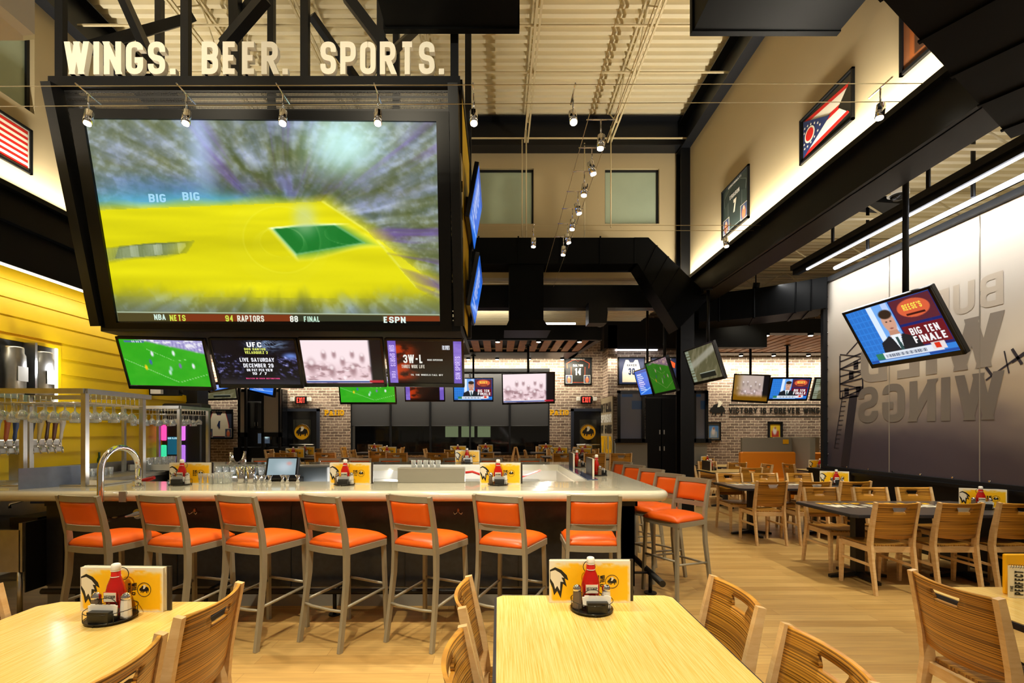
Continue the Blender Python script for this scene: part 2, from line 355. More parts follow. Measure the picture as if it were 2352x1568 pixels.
def text(s, h, wr=.34, t=.17, depth=0, gap=.13, center=False, slab=False):
    """lettering in the local XZ plane, facing -Y, cap height h; returns (MB, width)"""
    mb = MB(); T = t*h; x = 0
    for ch in s:
        if ch == ' ': x += wr*h*.75 + gap*h; continue
        if ch in '.,:':
            mb.mi = 0; mb.prism([(x,0),(x+T,0),(x+T,T),(x,T)], -depth, 0) if depth else mb.quad((x,0,0),(x+T,0,0),(x+T,0,T),(x,0,T)); x += T + gap*h; continue
        k, strokes = GL[ch]; w = max(k*wr*h, 0); n_str = 0
        for st in strokes:
            pts = [(x + T/2 + p[0]*w, T/2 + p[1]*(h-T)) for p in st]; rr = [len(p) > 2 for p in st]
            segs = []
            for i, p in enumerate(pts):              # rounded corners
                if rr[i] and 0 < i < len(pts)-1:
                    a = Vector(pts[i-1]) - Vector(p); b = Vector(pts[i+1]) - Vector(p)
                    r = min(w*.5, a.length*(.5 if rr[i-1] else 1), b.length*(.5 if rr[i+1] else 1)); r = max(r, 1e-4)
                    p0 = Vector(p) + a.normalized()*r; p1 = Vector(p) + b.normalized()*r
                    for q in np.linspace(0, 1, 6): segs.append(tuple(p0*(1-q)**2 + Vector(p)*2*q*(1-q) + p1*q*q))
                else: segs.append(p)
            q = [segs[0]]
            for p in segs[1:]:
                if (Vector(p)-Vector(q[-1])).length > 1e-5: q.append(p)
            if len(st) == 2 or not rr[0]:            # square the ends off at the cap line and base line
                for e, i2 in ((0, 1), (-1, -2)):
                    a = Vector(q[e]); d = a - Vector(q[i2])
                    ye = st[e][1]
                    if abs(d.y) > 1.2*abs(d.x) and ye in (0, 1): q[e] = tuple(a + d/abs(d.y)*T/2)
            L = []; Rr = []
            for i, p in enumerate(q):
                p = Vector(p); d0 = (p - Vector(q[i-1])).normalized() if i else None; d1 = (Vector(q[i+1]) - p).normalized() if i < len(q)-1 else None
                if d0 is None or d1 is None:
                    d = d1 if d0 is None else d0; n = Vector((-d.y, d.x)); o = n*T/2
                    if abs(d.y) > 1.2*abs(d.x): o = Vector((math.copysign(T/2/abs(d.y), n.x), 0))
                else:
                    n0 = Vector((-d0.y, d0.x)); n1 = Vector((-d1.y, d1.x)); n = (n0+n1)
                    n = n.normalized() if n.length > 1e-4 else n0; o = n*(T/2/max(n.dot(n0), .5))
                L.append(p+o); Rr.append(p-o)
            m = len(q); n_str += 1; e = n_str*(.0006 if depth else .00025)
            if depth:
                a = mb.vs([(v.x,-depth-e,v.y) for v in L]); b = mb.vs([(v.x,-depth-e,v.y) for v in Rr]); c = mb.vs([(v.x,e,v.y) for v in L]); e = mb.vs([(v.x,e,v.y) for v in Rr])
                for i in range(m-1):
                    mb.face([a+i,b+i,b+i+1,a+i+1]); mb.face([c+i+1,e+i+1,e+i,c+i]); mb.face([a+i,a+i+1,c+i+1,c+i]); mb.face([b+i+1,b+i,e+i,e+i+1])
                mb.face([a,c,e,b]); mb.face([a+m-1,b+m-1,e+m-1,c+m-1])
            else:
                a = mb.vs([(v.x,-e,v.y) for v in L]); b = mb.vs([(v.x,-e,v.y) for v in Rr])
                for i in range(m-1): mb.face([a+i,b+i,b+i+1,a+i+1])
            if slab:
                for pp, other in ((st[0], st[1]), (st[-1], st[-2])):
                    if pp[1] in (0, 1) and abs(other[1]-pp[1]) > .2:
                        cxx = x + T/2 + pp[0]*w; cz = T*.22 if pp[1] == 0 else h - T*.22; e2 = T*.95
                        if depth: mb.box(cxx-e2, cxx+e2, -depth-.004-.0005*(pp is st[0]), 0, cz-T*.22, cz+T*.22)
                        else: mb.quad((cxx-e2,-.002,cz-T*.22),(cxx+e2,-.002,cz-T*.22),(cxx+e2,-.002,cz+T*.22),(cxx-e2,-.002,cz+T*.22))
        x += w + T + gap*h
    wd = x - gap*h
    if center: mb.v = [(p[0]-wd/2, p[1], p[2]) for p in mb.v]
    return mb, wd
def fit(s, w, h, **k):                    # lettering scaled in x to width w
    mb, wd = text(s, h, **k); f = w/wd; mb.v = [(p[0]*f, p[1], p[2]) for p in mb.v]; return mb

# ---------------- pictures (screens, prints): colour per grid face ----------------
def noise2(x, y, seed=0, oct=4):
    r = np.random.RandomState(seed); g = r.rand(64, 64); out = 0; a = 1; tot = 0
    for o in range(oct):
        xi = np.floor(x).astype(int); yi = np.floor(y).astype(int); fx = x-xi; fy = y-yi; fx = fx*fx*(3-2*fx); fy = fy*fy*(3-2*fy)
        s = lambda i, j: g[(xi+i) % 64, (yi+j) % 64]
        out = out + a*((s(0,0)*(1-fx)+s(1,0)*fx)*(1-fy) + (s(0,1)*(1-fx)+s(1,1)*fx)*fy); tot += a; a *= .55; x = x*2+13.1; y = y*2+7.7
    return out/tot
def mixc(c, m, col): m = np.clip(m, 0, 1)[..., None]; return c*(1-m) + np.array(col)*m
def H(s): return tuple(int(s[i:i+2], 16)/255 for i in (0, 2, 4))
def sm(e0, e1, x): t = np.clip((x-e0)/(e1-e0), 0, 1); return t*t*(3-2*t)
def blob(u, v, cx, cy, rx, ry, soft=.25): return 1 - sm(1-soft, 1+soft, np.sqrt(((u-cx)/rx)**2 + ((v-cy)/ry)**2))
def seg(u, v, a, b, w):
    ax, ay = a; bx, by = b; t = np.clip(((u-ax)*(bx-ax)+(v-ay)*(by-ay))/((bx-ax)**2+(by-ay)**2+1e-9), 0, 1)
    return 1 - sm(w*.5, w*1.5, np.hypot(u-ax-t*(bx-ax), v-ay-t*(by-ay)))
def rect(u, v, x0, y0, x1, y1): return ((u > x0) & (u < x1) & (v > y0) & (v < y1)).astype(float)
def poly(u, v, pts):
    ins = np.zeros(u.shape, bool); n = len(pts)
    for i in range(n):
        x1, y1 = pts[i]; x2, y2 = pts[i-1]
        c = ((y1 > v) != (y2 > v)) & (u < (x2-x1)*(v-y1)/((y2-y1) if y2 != y1 else 1e-9)+x1); ins ^= c
    return ins.astype(float)
def picture(name, w, h, nx, ny, fn, m, parent=None, y=0, warp=None, **k):
    """grid sheet in the local XZ plane, u to the right, v downwards in 0..1"""
    xs = np.linspace(-w/2, w/2, nx+1); zs = np.linspace(h/2, -h/2, ny+1)
    V = [(a, y, b) for b in zs for a in xs]
    if warp: V = [warp(p) for p in V]
    Fc = [(j*(nx+1)+i, (j+1)*(nx+1)+i, (j+1)*(nx+1)+i+1, j*(nx+1)+i+1) for j in range(ny) for i in range(nx)]
    me = bpy.data.meshes.new(name); me.from_pydata(V, [], Fc); me.materials.append(m)
    u, v = np.meshgrid(np.linspace(0, 1, nx+1), np.linspace(0, 1, ny+1)); c = np.clip(fn(u, v), 0, 1)
    lin = np.where(c <= .04045, c/12.92, ((c+.055)/1.055)**2.4); col = np.ones(((nx+1)*(ny+1), 4)); col[:, :3] = lin.reshape(-1, 3)
    a = me.color_attributes.new('picture', 'FLOAT_COLOR', 'POINT'); a.data.foreach_set('color', col.ravel()); me.update()
    o = bpy.data.objects.new(name, me); C.objects.link(o); o.parent = parent; return tag(o, **k)
# ================= THE ROOM =================
ZG = 6.9; ZD = 7.55; YB = 9.35           # girder underside, deck, clerestory wall
struct('floor', MB().box(-9, 12, -1.5, 16, -.1, 0), M['floor'])
b = MB(); b.box(-9, 2.75, 9.25, 14.0, 0, .27); struct('floor_raised', b, M['floor'])
# corrugated roof deck: trapezoid ribs running across (X)
def deck(x0, x1, y0, y1, z, pitch=.152, dep=.055):
    mb = MB(); n = int((y1-y0)/pitch); pr = []
    for i in range(n):
        y = y0+i*pitch
        pr += [(y, z), (y+pitch*.42, z), (y+pitch*.52, z+dep), (y+pitch*.90, z+dep)]
    pr.append((y0+n*pitch, z)); a = mb.vs([(x0, p[0], p[1]) for p in pr]); c = mb.vs([(x1, p[0], p[1]) for p in pr])
    for i in range(len(pr)-1): mb.face([a+i, a+i+1, c+i+1, c+i])
    d = mb.vs([(x0, y0, z+.15), (x1, y0, z+.15), (x1, y0+n*pitch, z+.15), (x0, y0+n*pitch, z+.15)]); mb.face([d, d+1, d+2, d+3])
    return mb
struct('ceiling', deck(XL-.3, XR+.3, 1.0, YB+.1, ZD), M['deck'])
struct('ceiling_right', deck(XR+.35, 12, -1, 14.1, 5.0), M['deck'])
struct('ceiling_back', deck(-9, XR+.3, YB+.35, 14.1, 4.6), M['deck'])
# upper walls with reveals
b = MB(); WY0, WY1, WZ0, WZ1 = 4.95, 6.0, 5.5, 6.6
for x0, x1, y0, y1, z0, z1 in ((XL-.2, XL, .5, WY0, 4.4, ZD+.1), (XL-.2, XL, WY1, YB, 4.4, ZD+.1), (XL-.2, XL, WY0, WY1, 4.4, WZ0), (XL-.2, XL, WY0, WY1, WZ1, ZD+.1)): b.box(x0, x1, y0, y1, z0, z1)
struct('wall_left_upper', b, M['cream'])
struct('wall_right_upper', MB().box(XR, XR+.2, .5, YB, 4.4, ZD+.1), M['cream'])
b = MB(); wins = [(-.40, .68), (2.06, 3.11)]; z0, z1 = 5.59, 6.66; xs = [-5.96, -2.86, -1.8] + [e for w in wins for e in w] + [XR+.2]
b.box(-5.96, XR+.2, YB, YB+.2, 4.54, z0); b.box(-5.96, XR+.2, YB, YB+.2, z1, ZD+.1)
for i in range(0, len(xs)-1, 2): b.box(xs[i], xs[i+1], YB, YB+.2, z0, z1)
struct('wall_back_upper', b, M['cream'])
def window(n, M4, w, h, pane=M['frost'], fr=.035, label=None):
    f = MB(); f.box(-w/2, w/2, .06, .12, h/2-fr, h/2); f.box(-w/2, w/2, .06, .12, -h/2, -h/2+fr*.5); f.box(-w/2, -w/2+fr*.5, .06, .12, -h/2, h/2); f.box(w/2-fr, w/2, .06, .12, -h/2, h/2)
    o = obj('window_%d' % n, MB().box(-w/2+.01, w/2-.01, .09, .1, -h/2+.01, h/2-.01), pane, kind='structure'); o.matrix_basis = M4
    obj('window_frame', f, M['dark'], o); return o
for n, (a, c) in enumerate(wins): window(n+1, Matrix.Translation(((a+c)/2, YB, (z0+z1)/2)), c-a, z1-z0)
window(3, Matrix.Translation((-2.33, YB, (z0+z1)/2)), 1.06, z1-z0)
window(4, Matrix.Translation((XL, (WY0+WY1)/2, (WZ0+WZ1)/2)) @ Matrix.Rotation(PI/2, 4, 'Z'), WY1-WY0, WZ1-WZ0)
# steel girders and columns
def ibeam(p0, p1, h, w, up=(0,0,1), mb=None):
    mb = mb or MB(); p0 = Vector(p0); p1 = Vector(p1); u = Vector(up)
    mb.bar(p0+u*(h/2-.01), p1+u*(h/2-.01), w, .02, up); mb.bar(p0-u*(h/2-.01), p1-u*(h/2-.01), w, .02, up); mb.bar(p0, p1, .015, h-.02, up); return mb
def girder(p0, p1, h, w, label, **k): return obj('steel_girder', ibeam(p0, p1, h, w), M['dark'], label=label, cat='beam', kind='structure')
girder((XR-.02, .6, ZG+.27), (XR-.02, YB, ZG+.27), .54, .3, 'black steel girder along the top of the right upper wall')
girder((XL+.02, .6, ZG+.27), (XL+.02, YB, ZG+.27), .54, .3, 'black steel girder along the top of the left upper wall')
girder((XL, YB-.12, ZG+.33), (XR, YB-.12, ZG+.33), .56, .3, 'black steel girder across the top of the back upper wall')
b = MB(); b.box(XR-.06, XR+.35, .6, YB+.1, 3.97, 3.99); b.box(XR-.02, XR, .6, YB+.1, 3.97, 4.4); b.box(XR-.1, XR, .6, YB+.1, 4.38, 4.40); b.box(XR-.1, XR-.09, .6, YB+.1, 4.40, 4.44)
obj('transfer_beam', b, M['black'], label='deep black steel beam with lit ledge below the right upper wall', cat='beam', kind='structure')
b = MB(); b.box(XL, XL+.1, .5, YB, 4.0, 4.02); b.box(XL-.2, XL+.02, .5, YB, 3.55, 4.4); b.box(XL, XL+.12, .5, YB, 4.38, 4.40); b.box(XL+.11, XL+.12, .5, YB, 4.40, 4.44)
obj('transfer_beam', b, M['black'], label='deep black steel beam with lit ledge below the left upper wall', cat='beam', kind='structure')
def column(x, y, z0, z1, s, label):
    mb = MB(); ibeam((x, y, z0), (x, y, z1), s, s, (0, 1, 0), mb); mb.box(x-s/2+.015, x+s/2-.015, y-s/2+.02, y-s/2+.03, z0, z1); mb.box(x-s*.7, x+s*.7, y-s*.7, y+s*.7, z0, z0+.02)
    return obj('steel_column', mb, M['black'], label=label, cat='column', kind='structure')
column(3.55, YB-.15, 0, ZG, .25, 'tall black steel column at the right back corner of the high room')
column(-5.62, YB-.15, 4.0, ZG, .22, 'tall black steel column at the left back corner of the high room')
# the window-side header above the low back room
struct('wall_header_back', MB().box(-9, XR+.2, YB+.05, YB+.3, 3.98, 4.42), M['black'])
# open-web joists
def joist(x, y0, y1, zb, zt, mt, label, n=14, group='roof joists'):
    r = thing('roof_joist', label, 'joist', (x, y0, zb), group=group)
    mb = MB()
    for s in (-.03, .03):
        mb.bar((s, 0, 0), (s, y1-y0, 0), .028, .028); mb.bar((s, 0, zt-zb), (s, y1-y0, zt-zb), .028, .028)
    obj('chord', mb, mt, r); mb = MB(); st = (y1-y0)/n
    for i in range(n):
        a = (0, i*st, 0 if i % 2 else zt-zb); c = (0, (i+1)*st, zt-zb if i % 2 else 0); mb.cyl(a, c, .011, 6)
    obj('web', mb, mt, r); return r
for i, x in enumerate((-4.16, -2.60, -1.04, .52, 2.08)):
    joist(x, 1.0, YB-.28, 7.0, ZD-.02, M['joist'], 'cream open-web roof joist, %s from the left' % ('first', 'second', 'third', 'fourth', 'fifth')[i])
for i, y in enumerate((3.3, 5.25, 6.5, 7.35, 9.0)):
    obj('bridging_bar', MB().bar((XL+.1, y, 7.03), (XR-.1, y, 7.03), .022, .022), M['joist'], label='thin cream bridging bar across the joists, %s from the camera' % ('first','second','third','fourth','fifth')[i], cat='brace', group='bridging bars')
for i, (x, y, zb) in enumerate(((.44, 9.0, 5.2), (.50, 8.7, 5.0), (2.0, 8.6, 5.2), (1.62, 9.1, 5.1))):
    obj('hanger_rod', MB().cyl((x, y, zb), (x, y, 7.0), .012, 8), M['joist'], label='thin cream rod hanging %s' % ('before the left clerestory window', 'just right of the rod at the left window', 'before the right clerestory window', 'between the two clerestory windows')[i], cat='rod', group='hanger rods')
# right low bay joists
for i, y in enumerate((3.5, 5.2, 6.9, 8.6, 10.3, 12.0)):
    r = thing('bay_joist', 'painted joist under the low right ceiling, %s from the camera' % ('first','second','third','fourth','fifth','sixth')[i], 'joist', (0,0,0), group='low bay joists')
    obj('chord', MB().bar((3.9, y, 4.62), (12, y, 4.62), .05, .04).bar((3.9, y, 4.96), (12, y, 4.96), .05, .04), M['joist'], r)
    w = MB(); 
    for k in range(14): w.cyl((3.9+k*.55, y, 4.62 if k % 2 else 4.96), (4.45+k*.55, y, 4.96 if k % 2 else 4.62), .012, 6)
    obj('web', w, M['joist'], r)
# yellow lap-siding wall
b = MB(); z = 3.55; k = 0; yend = 8.9
while z > .3:
    b.hexa([(XL-.1,.5,z-.205),(XL+.018,.5,z-.205),(XL+.018,yend,z-.205),(XL-.1,yend,z-.205),(XL-.1,.5,z),(XL+.002,.5,z),(XL+.002,yend,z),(XL-.1,yend,z)]); z -= .205
struct('wall_left', b, M['yellow'])
struct('wall_left_end', MB().box(-9.2, -9, 9.0, 14.1, 0, 4.8), M['black'])
obj('corner_post', MB().box(-5.80, -5.55, 8.9, 9.24, 0, 4.0), M['dark'], label='dark square column where the yellow wall ends', cat='column', kind='structure')
# strip light on yellow wall
r = thing('strip_light', 'long black strip light bar mounted on the yellow wall', 'light fixture')
obj('housing', MB().box(XL+.25, XL+.33, .8, 7.05, 3.42, 3.49).box(XL+.25, XL+.33, 7.2, 8.6, 3.42, 3.49).cyl((XL+.28, 7.0, 3.42), (XL+.28, 7.07, 3.42), .07, 14).cyl((XL+.28, 7.16, 3.42), (XL+.28, 7.22, 3.42), .07, 14), M['black'], r)
obj('diffuser', MB().box(XL+.27, XL+.31, .85, 7.0, 3.405, 3.42).box(XL+.27, XL+.31, 7.24, 8.55, 3.405, 3.42), M['led'], r)
obj('bracket', MB().box(XL+.03, XL+.27, 2.4, 2.43, 3.44, 3.47).box(XL+.03, XL+.27, 5.0, 5.03, 3.44, 3.47).box(XL+.03, XL+.27, 7.5, 7.53, 3.44, 3.47), M['black'], r)
o = lamp('AREA', (XL+.34, 5.2, 3.38), 20, (1, .92, .72), name='wash_light', size=6.6, size_y=.05)
d = Vector((-.55, 0, -.83)).normalized(); x = Vector((0, 1, 0)); z = -d; o.rotation_euler = Matrix((x, z.cross(x), z)).transposed().to_euler()
for lx, s in ((XL, 1), (XR, -1)):
    obj('cove_strip', MB().box(lx+s*.02 if s > 0 else lx-.08, lx+.08 if s > 0 else lx-.02, .8, YB-.2, 4.405, 4.425), M['led'], label='hidden LED strip on the ledge of the %s beam' % ('left' if s > 0 else 'right'), cat='light strip')
# mural wall on the right
XM = 5.55; b = MB(); b.box(XM+.02, XM+.14, 2.2, 8.23, 0, 4.15); struct('wall_right', b, M['black'])
b = MB(); b.box(XM-.10, XM+.06, 2.2, 8.5, 0, .93); b.box(XM-.13, XM+.06, 2.2, 8.5, .90, .94); struct('baseboard_right', b, M['black'])
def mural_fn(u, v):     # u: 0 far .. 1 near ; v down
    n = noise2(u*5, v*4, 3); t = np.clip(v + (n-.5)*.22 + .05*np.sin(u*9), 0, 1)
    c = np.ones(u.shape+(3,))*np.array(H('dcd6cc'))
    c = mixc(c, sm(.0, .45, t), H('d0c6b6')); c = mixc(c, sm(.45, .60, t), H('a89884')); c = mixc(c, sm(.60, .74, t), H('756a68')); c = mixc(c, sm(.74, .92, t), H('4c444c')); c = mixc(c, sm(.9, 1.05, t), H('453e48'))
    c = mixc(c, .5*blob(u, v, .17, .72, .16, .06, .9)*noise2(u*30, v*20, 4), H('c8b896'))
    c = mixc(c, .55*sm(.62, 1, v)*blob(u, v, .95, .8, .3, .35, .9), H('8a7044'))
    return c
YF, YN = 8.15, 2.3
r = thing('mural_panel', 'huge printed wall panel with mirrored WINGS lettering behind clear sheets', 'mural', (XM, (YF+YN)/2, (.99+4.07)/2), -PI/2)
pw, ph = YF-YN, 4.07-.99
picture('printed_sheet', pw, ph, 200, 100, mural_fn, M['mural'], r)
f = MB(); 
for (x0, x1, zz0, zz1) in ((-pw/2-.07, pw/2+.07, ph/2, ph/2+.07), (-pw/2-.07, pw/2+.07, -ph/2-.07, -ph/2), (-pw/2-.07, -pw/2, -ph/2, ph/2), (pw/2, pw/2+.07, -ph/2, ph/2)): f.box(x0, x1, -.07, .03, zz0, zz1)
obj('frame', f, M['dark'], r)
f = MB()
for k in range(1, 5): f.box(-pw/2+k*1.29-.006, -pw/2+k*1.29+.006, -.006, -.003, -ph/2, ph/2)
obj('sheet_joint', f, mat('sheet_joint_line', '8d8478', .3), r)
f = MB()
for cx_, cz_ in [(-pw/2+.02+k*(pw-.04)/13, -ph/2+.015) for k in range(14)]+[(-pw/2+.02, -ph/2+.2+k*(ph-.23)/14) for k in range(15)]:
    obj('mounting_stud', MB().tube([(cx_, -.018, cz_), (cx_, -.006, cz_)], .012, 8), M['chrome'], r)
YC = (YF+YN)/2; ZC = (.99+4.07)/2
def mtext(s, y_near, y_far, z_lo, z_hi, col, t=.24):     # mirrored: first letter nearest the camera
    m_ = fit(s, y_far-y_near, z_hi-z_lo, t=t, wr=.42, gap=.12)
    m_.v = [(-(y_near-YC) - p[0], p[1]-.004, p[2]+z_lo-ZC) for p in m_.v]; obj('mirrored_lettering', m_, col, r)
mtext('WINGS', 5.31, 7.45, 1.70, 2.24, mat('mural_letter_dark', '6f675f', .3), .19)
mtext('WILD', 5.31, 7.40, 2.30, 2.90, mat('mural_letter_mid', '8f857a', .3), .19)
mtext('BUFFALO', 5.31, 7.4, 2.97, 3.34, mat('mural_letter_pale', 'c4b8a6', .3), .18)
f = MB(); inkm = mat('mural_tower_ink', '2c2830', .3)
def mt(y0, z0_, y1, z1_, w=.015):
    a = Vector((-(y0-YC), 0, z0_-ZC)); c = Vector((-(y1-YC), 0, z1_-ZC)); d = (c-a).normalized(); n = Vector((-d.z, 0, d.x))*w/2
    f.quad(*[(p.x, -.004, p.z) for p in (a-n, a+n, c+n, c-n)])
mt(7.75, 1.0, 7.55, 2.15, .17); mt(7.98, 1.3, 7.78, 2.2, .02)
for k in range(12): mt(7.98-.017*k, 1.3+.075*k, 7.88-.017*k, 1.3+.075*k, .012)
for k in range(6):
    mt(7.85, 2.1+.12*k, 7.35, 2.12+.13*k, .022); mt(7.85-(k%2)*.5, 2.1+.12*k, 7.85-((k+1)%2)*.5, 2.22+.12*k, .018)
mt(7.85, 2.1, 7.85, 2.8, .03); mt(7.35, 2.1, 7.38, 2.75, .03); mt(7.7, 2.8, 7.3, 3.05, .02)
for (yy, zz) in ((7.6, 2.45), (7.45, 2.2), (7.7, 2.2), (7.5, 2.6)): 
    for s in (-.05, 0, .05): mt(yy-.05, zz+s*.8, yy+.05, zz+s*.8, .05)
for k in range(7):
    y0_ = 5.5-k*.28; mt(y0_, 2.15+k*.16, y0_-.4, 2.4+k*.13, .02); mt(y0_, 2.3+k*.16, y0_-.1, 2.15+k*.13, .03); mt(y0_-.2, 2.45+k*.12, y0_-.25, 2.2+k*.12, .015)
obj('tower_silhouette', f, inkm, r)
# light tubes above the mural
for i, (x, y0, y1, hz) in enumerate(((4.98, 1.6, 7.8, 4.22), (5.5, 1.6, 7.9, 4.24))):
    r = thing('tube_light', ('black rail with bright LED tube hanging away from the mural' if i == 0 else 'bright LED tube running along the top of the mural'), 'light fixture', (x, y0, hz))
    obj('tube', MB().box(-.014, .014, 0, y1-y0, -.045, -.03) if i == 0 else MB().cyl((0,0,0), (0,y1-y0,0), .028, 12), M['tube'], r)
    if i == 0: obj('rail', MB().box(-.05, .05, 0, y1-y0+.3, -.03, .05).box(-.09, -.05, 0, y1-y0+.3, .04, .12), M['dark'], r)
    else: obj('rail', MB().box(.03, .06, 0, y1-y0, -.02, .05), M['steel'], r)
    h = MB()
    for k in range(4): h.cyl((.0, .8+k*1.6, .04), (.0, .8+k*1.6, 5.0-hz), .022, 8)
    obj('hanger', h, M['black'], r)
for x_, pw_ in ((4.93, 70),):
    o = lamp('AREA', (x_, 5.2, 4.16), pw_, (1, .97, .92), size=6.6, size_y=.04, name='mural_light')
    d = Vector((.45, 0, -.89)).normalized(); x = Vector((0, 1, 0)); z = -d; o.rotation_euler = Matrix((x, z.cross(x), z)).transposed().to_euler()

# ---- back wall ----
Y2 = 14.0
b = MB(); b.box(-9, -4.29, Y2, Y2+.2, 0, 5); b.box(1.48, 10.6, Y2, Y2+.2, 0, 5); b.box(-4.29, 1.48, Y2, Y2+.2, 0, .92); b.box(-4.29, 1.48, Y2, Y2+.2, 3.36, 5); struct('wall_back', b, M['brick'])
struct('wall_back_side', MB().box(10.4, 10.6, 6, Y2, 0, 5), M['grey'])
b = MB(); b.box(-4.29, 1.48, Y2-.03, Y2+.03, 3.30, 3.40); b.box(-4.29, 1.48, Y2-.03, Y2+.1, .90, .97); struct('trim_1', b, M['black'])
w_ = 5.77/5
for i in range(5):
    xa = -4.29+i*w_; o = struct('window_%d' % (i+5), MB().box(xa+.02, xa+w_-.02, Y2+.08, Y2+.09, .97, 3.3), M['nightpane'])
    fm = MB().box(xa-.025, xa+.025, Y2+.02, Y2+.12, .95, 3.32)
    if i == 4: fm.box(xa+w_-.025, xa+w_+.025, Y2+.02, Y2+.12, .95, 3.32)
    obj('mullion', fm, M['dark'], o)
    s = obj('roller_shade', MB().box(xa+.03, xa+w_-.03, Y2+.04, Y2+.045, 1.74, 3.3).cyl((xa+.03, Y2+.045, 1.74), (xa+w_-.03, Y2+.045, 1.74), .012, 8), M['shade'], label='dark grey roller shade pulled halfway down, %s window from the left' % ('first','second','third','fourth','fifth')[i], cat='shade', group='roller shades')
# things seen through the night glass: lit panes of a building
r = thing('lit_building', 'distant building at night with pale green lit panes beyond the glass', 'building', (.1, 30, 0))
obj('facade', MB().box(-9, 9, 0, .3, 0, 3.2), mat('night_facade', '101214', .8), r)
for k in range(3): obj('lit_pane', MB().box(-3.4+k*1.0, -2.6+k*1.0, -.02, 0, 1.25, 2.25), mat('lit_pane_glow', 'c8e0a8', .5, emit=.8) if k == 0 else bpy.data.materials['lit_pane_glow'], r)
M['nightpane'].node_tree.nodes['Principled BSDF'].inputs['Alpha'].default_value = .55
def door(n, px0, px1, pyt, Y, label):
    x0 = P(px0, 992, Y).x; x1 = P(px1, 992, Y).x; zt = P(0, pyt, Y).z; w = x1-x0
    d = obj('door_%d' % n, MB().box(x0+.08, x1-.08, Y-.03, Y+.01, .3, zt-.08), M['bezel'], kind='structure')
    obj('door_frame', MB().box(x0, x0+.08, Y-.06, Y+.02, .27, zt).box(x1-.08, x1, Y-.06, Y+.02, .27, zt).box(x0, x1, Y-.06, Y+.02, zt-.08, zt), mat('door_frame_metal', '3b4252', .35, .4) if n == 1 else bpy.data.materials['door_frame_metal'], d)
    obj('door_pane', MB().box(x0+.25, x1-.25, Y-.036, Y-.032, .6, zt-.32), mat('door_glass_dark', '2c2d28', .08) if n == 1 else bpy.data.materials['door_glass_dark'], d)
    obj('handle', MB().cyl((x0+.16, Y-.08, 1.2), (x1-.16, Y-.08, 1.2), .015, 8), M['steel'], d)
    c = ((x0+x1)/2, Y-.045, P(0, 992, Y).z)
    disc = MB().tube([(c[0], c[1], c[2]), (c[0], c[1]+.006, c[2])], .235, 28); o = obj('door_emblem', disc, M['menuY'], label='round yellow emblem with dark bison on the %s door' % label, cat='sign')
    obj('emblem_ring', MB().tube([(c[0]+.225*math.cos(t), c[1]-.004, c[2]+.225*math.sin(t)) for t in np.linspace(0, 2*PI, 33)[:-1]], .010, 6, closed=True), M['ink'], o)
    bm_, wm_ = bison(.34); bm_.v = [(c[0]+p[0], c[1]-.004, c[2]+p[2]) for p in bm_.v]; wm_.v = [(c[0]+p[0], c[1]-.006, c[2]+p[2]) for p in wm_.v]
    obj('bison_shape', bm_, M['ink'], o); obj('wing_shape', wm_, M['menuW'], o)
def bison(s):
    a = [(-.5,-.02),(-.42,.14),(-.30,.22),(-.24,.34),(-.12,.40),(.06,.42),(.16,.32),(.34,.26),(.44,.18),(.5,-.02),(.48,-.24),(.44,-.26),(.43,-.06),(.36,-.14),(.30,-.34),(.22,-.34),(.24,-.14),(.10,-.2),(-.04,-.18),(-.08,-.34),(-.16,-.34),(-.16,-.18),(-.24,-.14),(-.28,-.3),(-.36,-.3),(-.34,-.1),(-.44,-.14)]
    m1 = MB(); n = m1.vs([(x*s, 0, z*s) for x, z in a]); m1.face(range(n, n+len(a)))
    w = [(-.12,.06),(-.06,.3),(-.12,.5),(-.02,.44),(.02,.54),(.07,.44),(.14,.5),(.12,.36),(.22,.4),(.14,.22),(.04,.08)]
    m2 = MB(); n = m2.vs([(x*s, 0, z*s) for x, z in w]); m2.face(range(n, n+len(w))); return m1, m2
door(1, 655, 735, 938, Y2, 'left patio'); door(2, 1311, 1389, 938, Y2, 'right patio')
def wallsign(s, px0, px1, pyt, pyb, Y, m_, name, label, depth=.006, t=.24, slab=False):
    a = P(px0, pyb, Y); c = P(px1, pyt, Y); mb = fit(s, c.x-a.x, c.z-a.z, t=t, wr=.45, depth=depth, slab=slab)
    return obj(name, mb, m_, label=label, cat='sign', loc=(a.x, Y, a.z))
wallsign('PATIO', 746, 790, 941, 954, Y2, M['menuY'], 'patio_sign', 'yellow PATIO letters on brick beside the left door', slab=True)
wallsign('PATIO', 1264, 1306, 941, 953, Y2, M['menuY'], 'patio_sign', 'yellow PATIO letters on brick beside the right door', slab=True)
for i, (px, py) in enumerate(((692, 919), (1347, 918))):
    c = P(px, py, Y2-.05); side = ('left', 'right')[i]
    r = thing('exit_sign', 'glowing red EXIT sign above the %s patio door' % side, 'sign', c)
    obj('housing', MB().bbox(-.16, .16, -.03, .05, -.11, .11), M['black'], r); m_ = fit('EXIT', .24, .15, t=.2, wr=.4); m_.xf(Matrix.Translation((-.12, -.034, -.075))); obj('lettering', m_, M['exit'], r)
    for s in (-1, 1): obj('lamp_head', MB().bbox(s*.24-.05, s*.24+.05, -.08, .02, -.03, .08), M['white'], r)
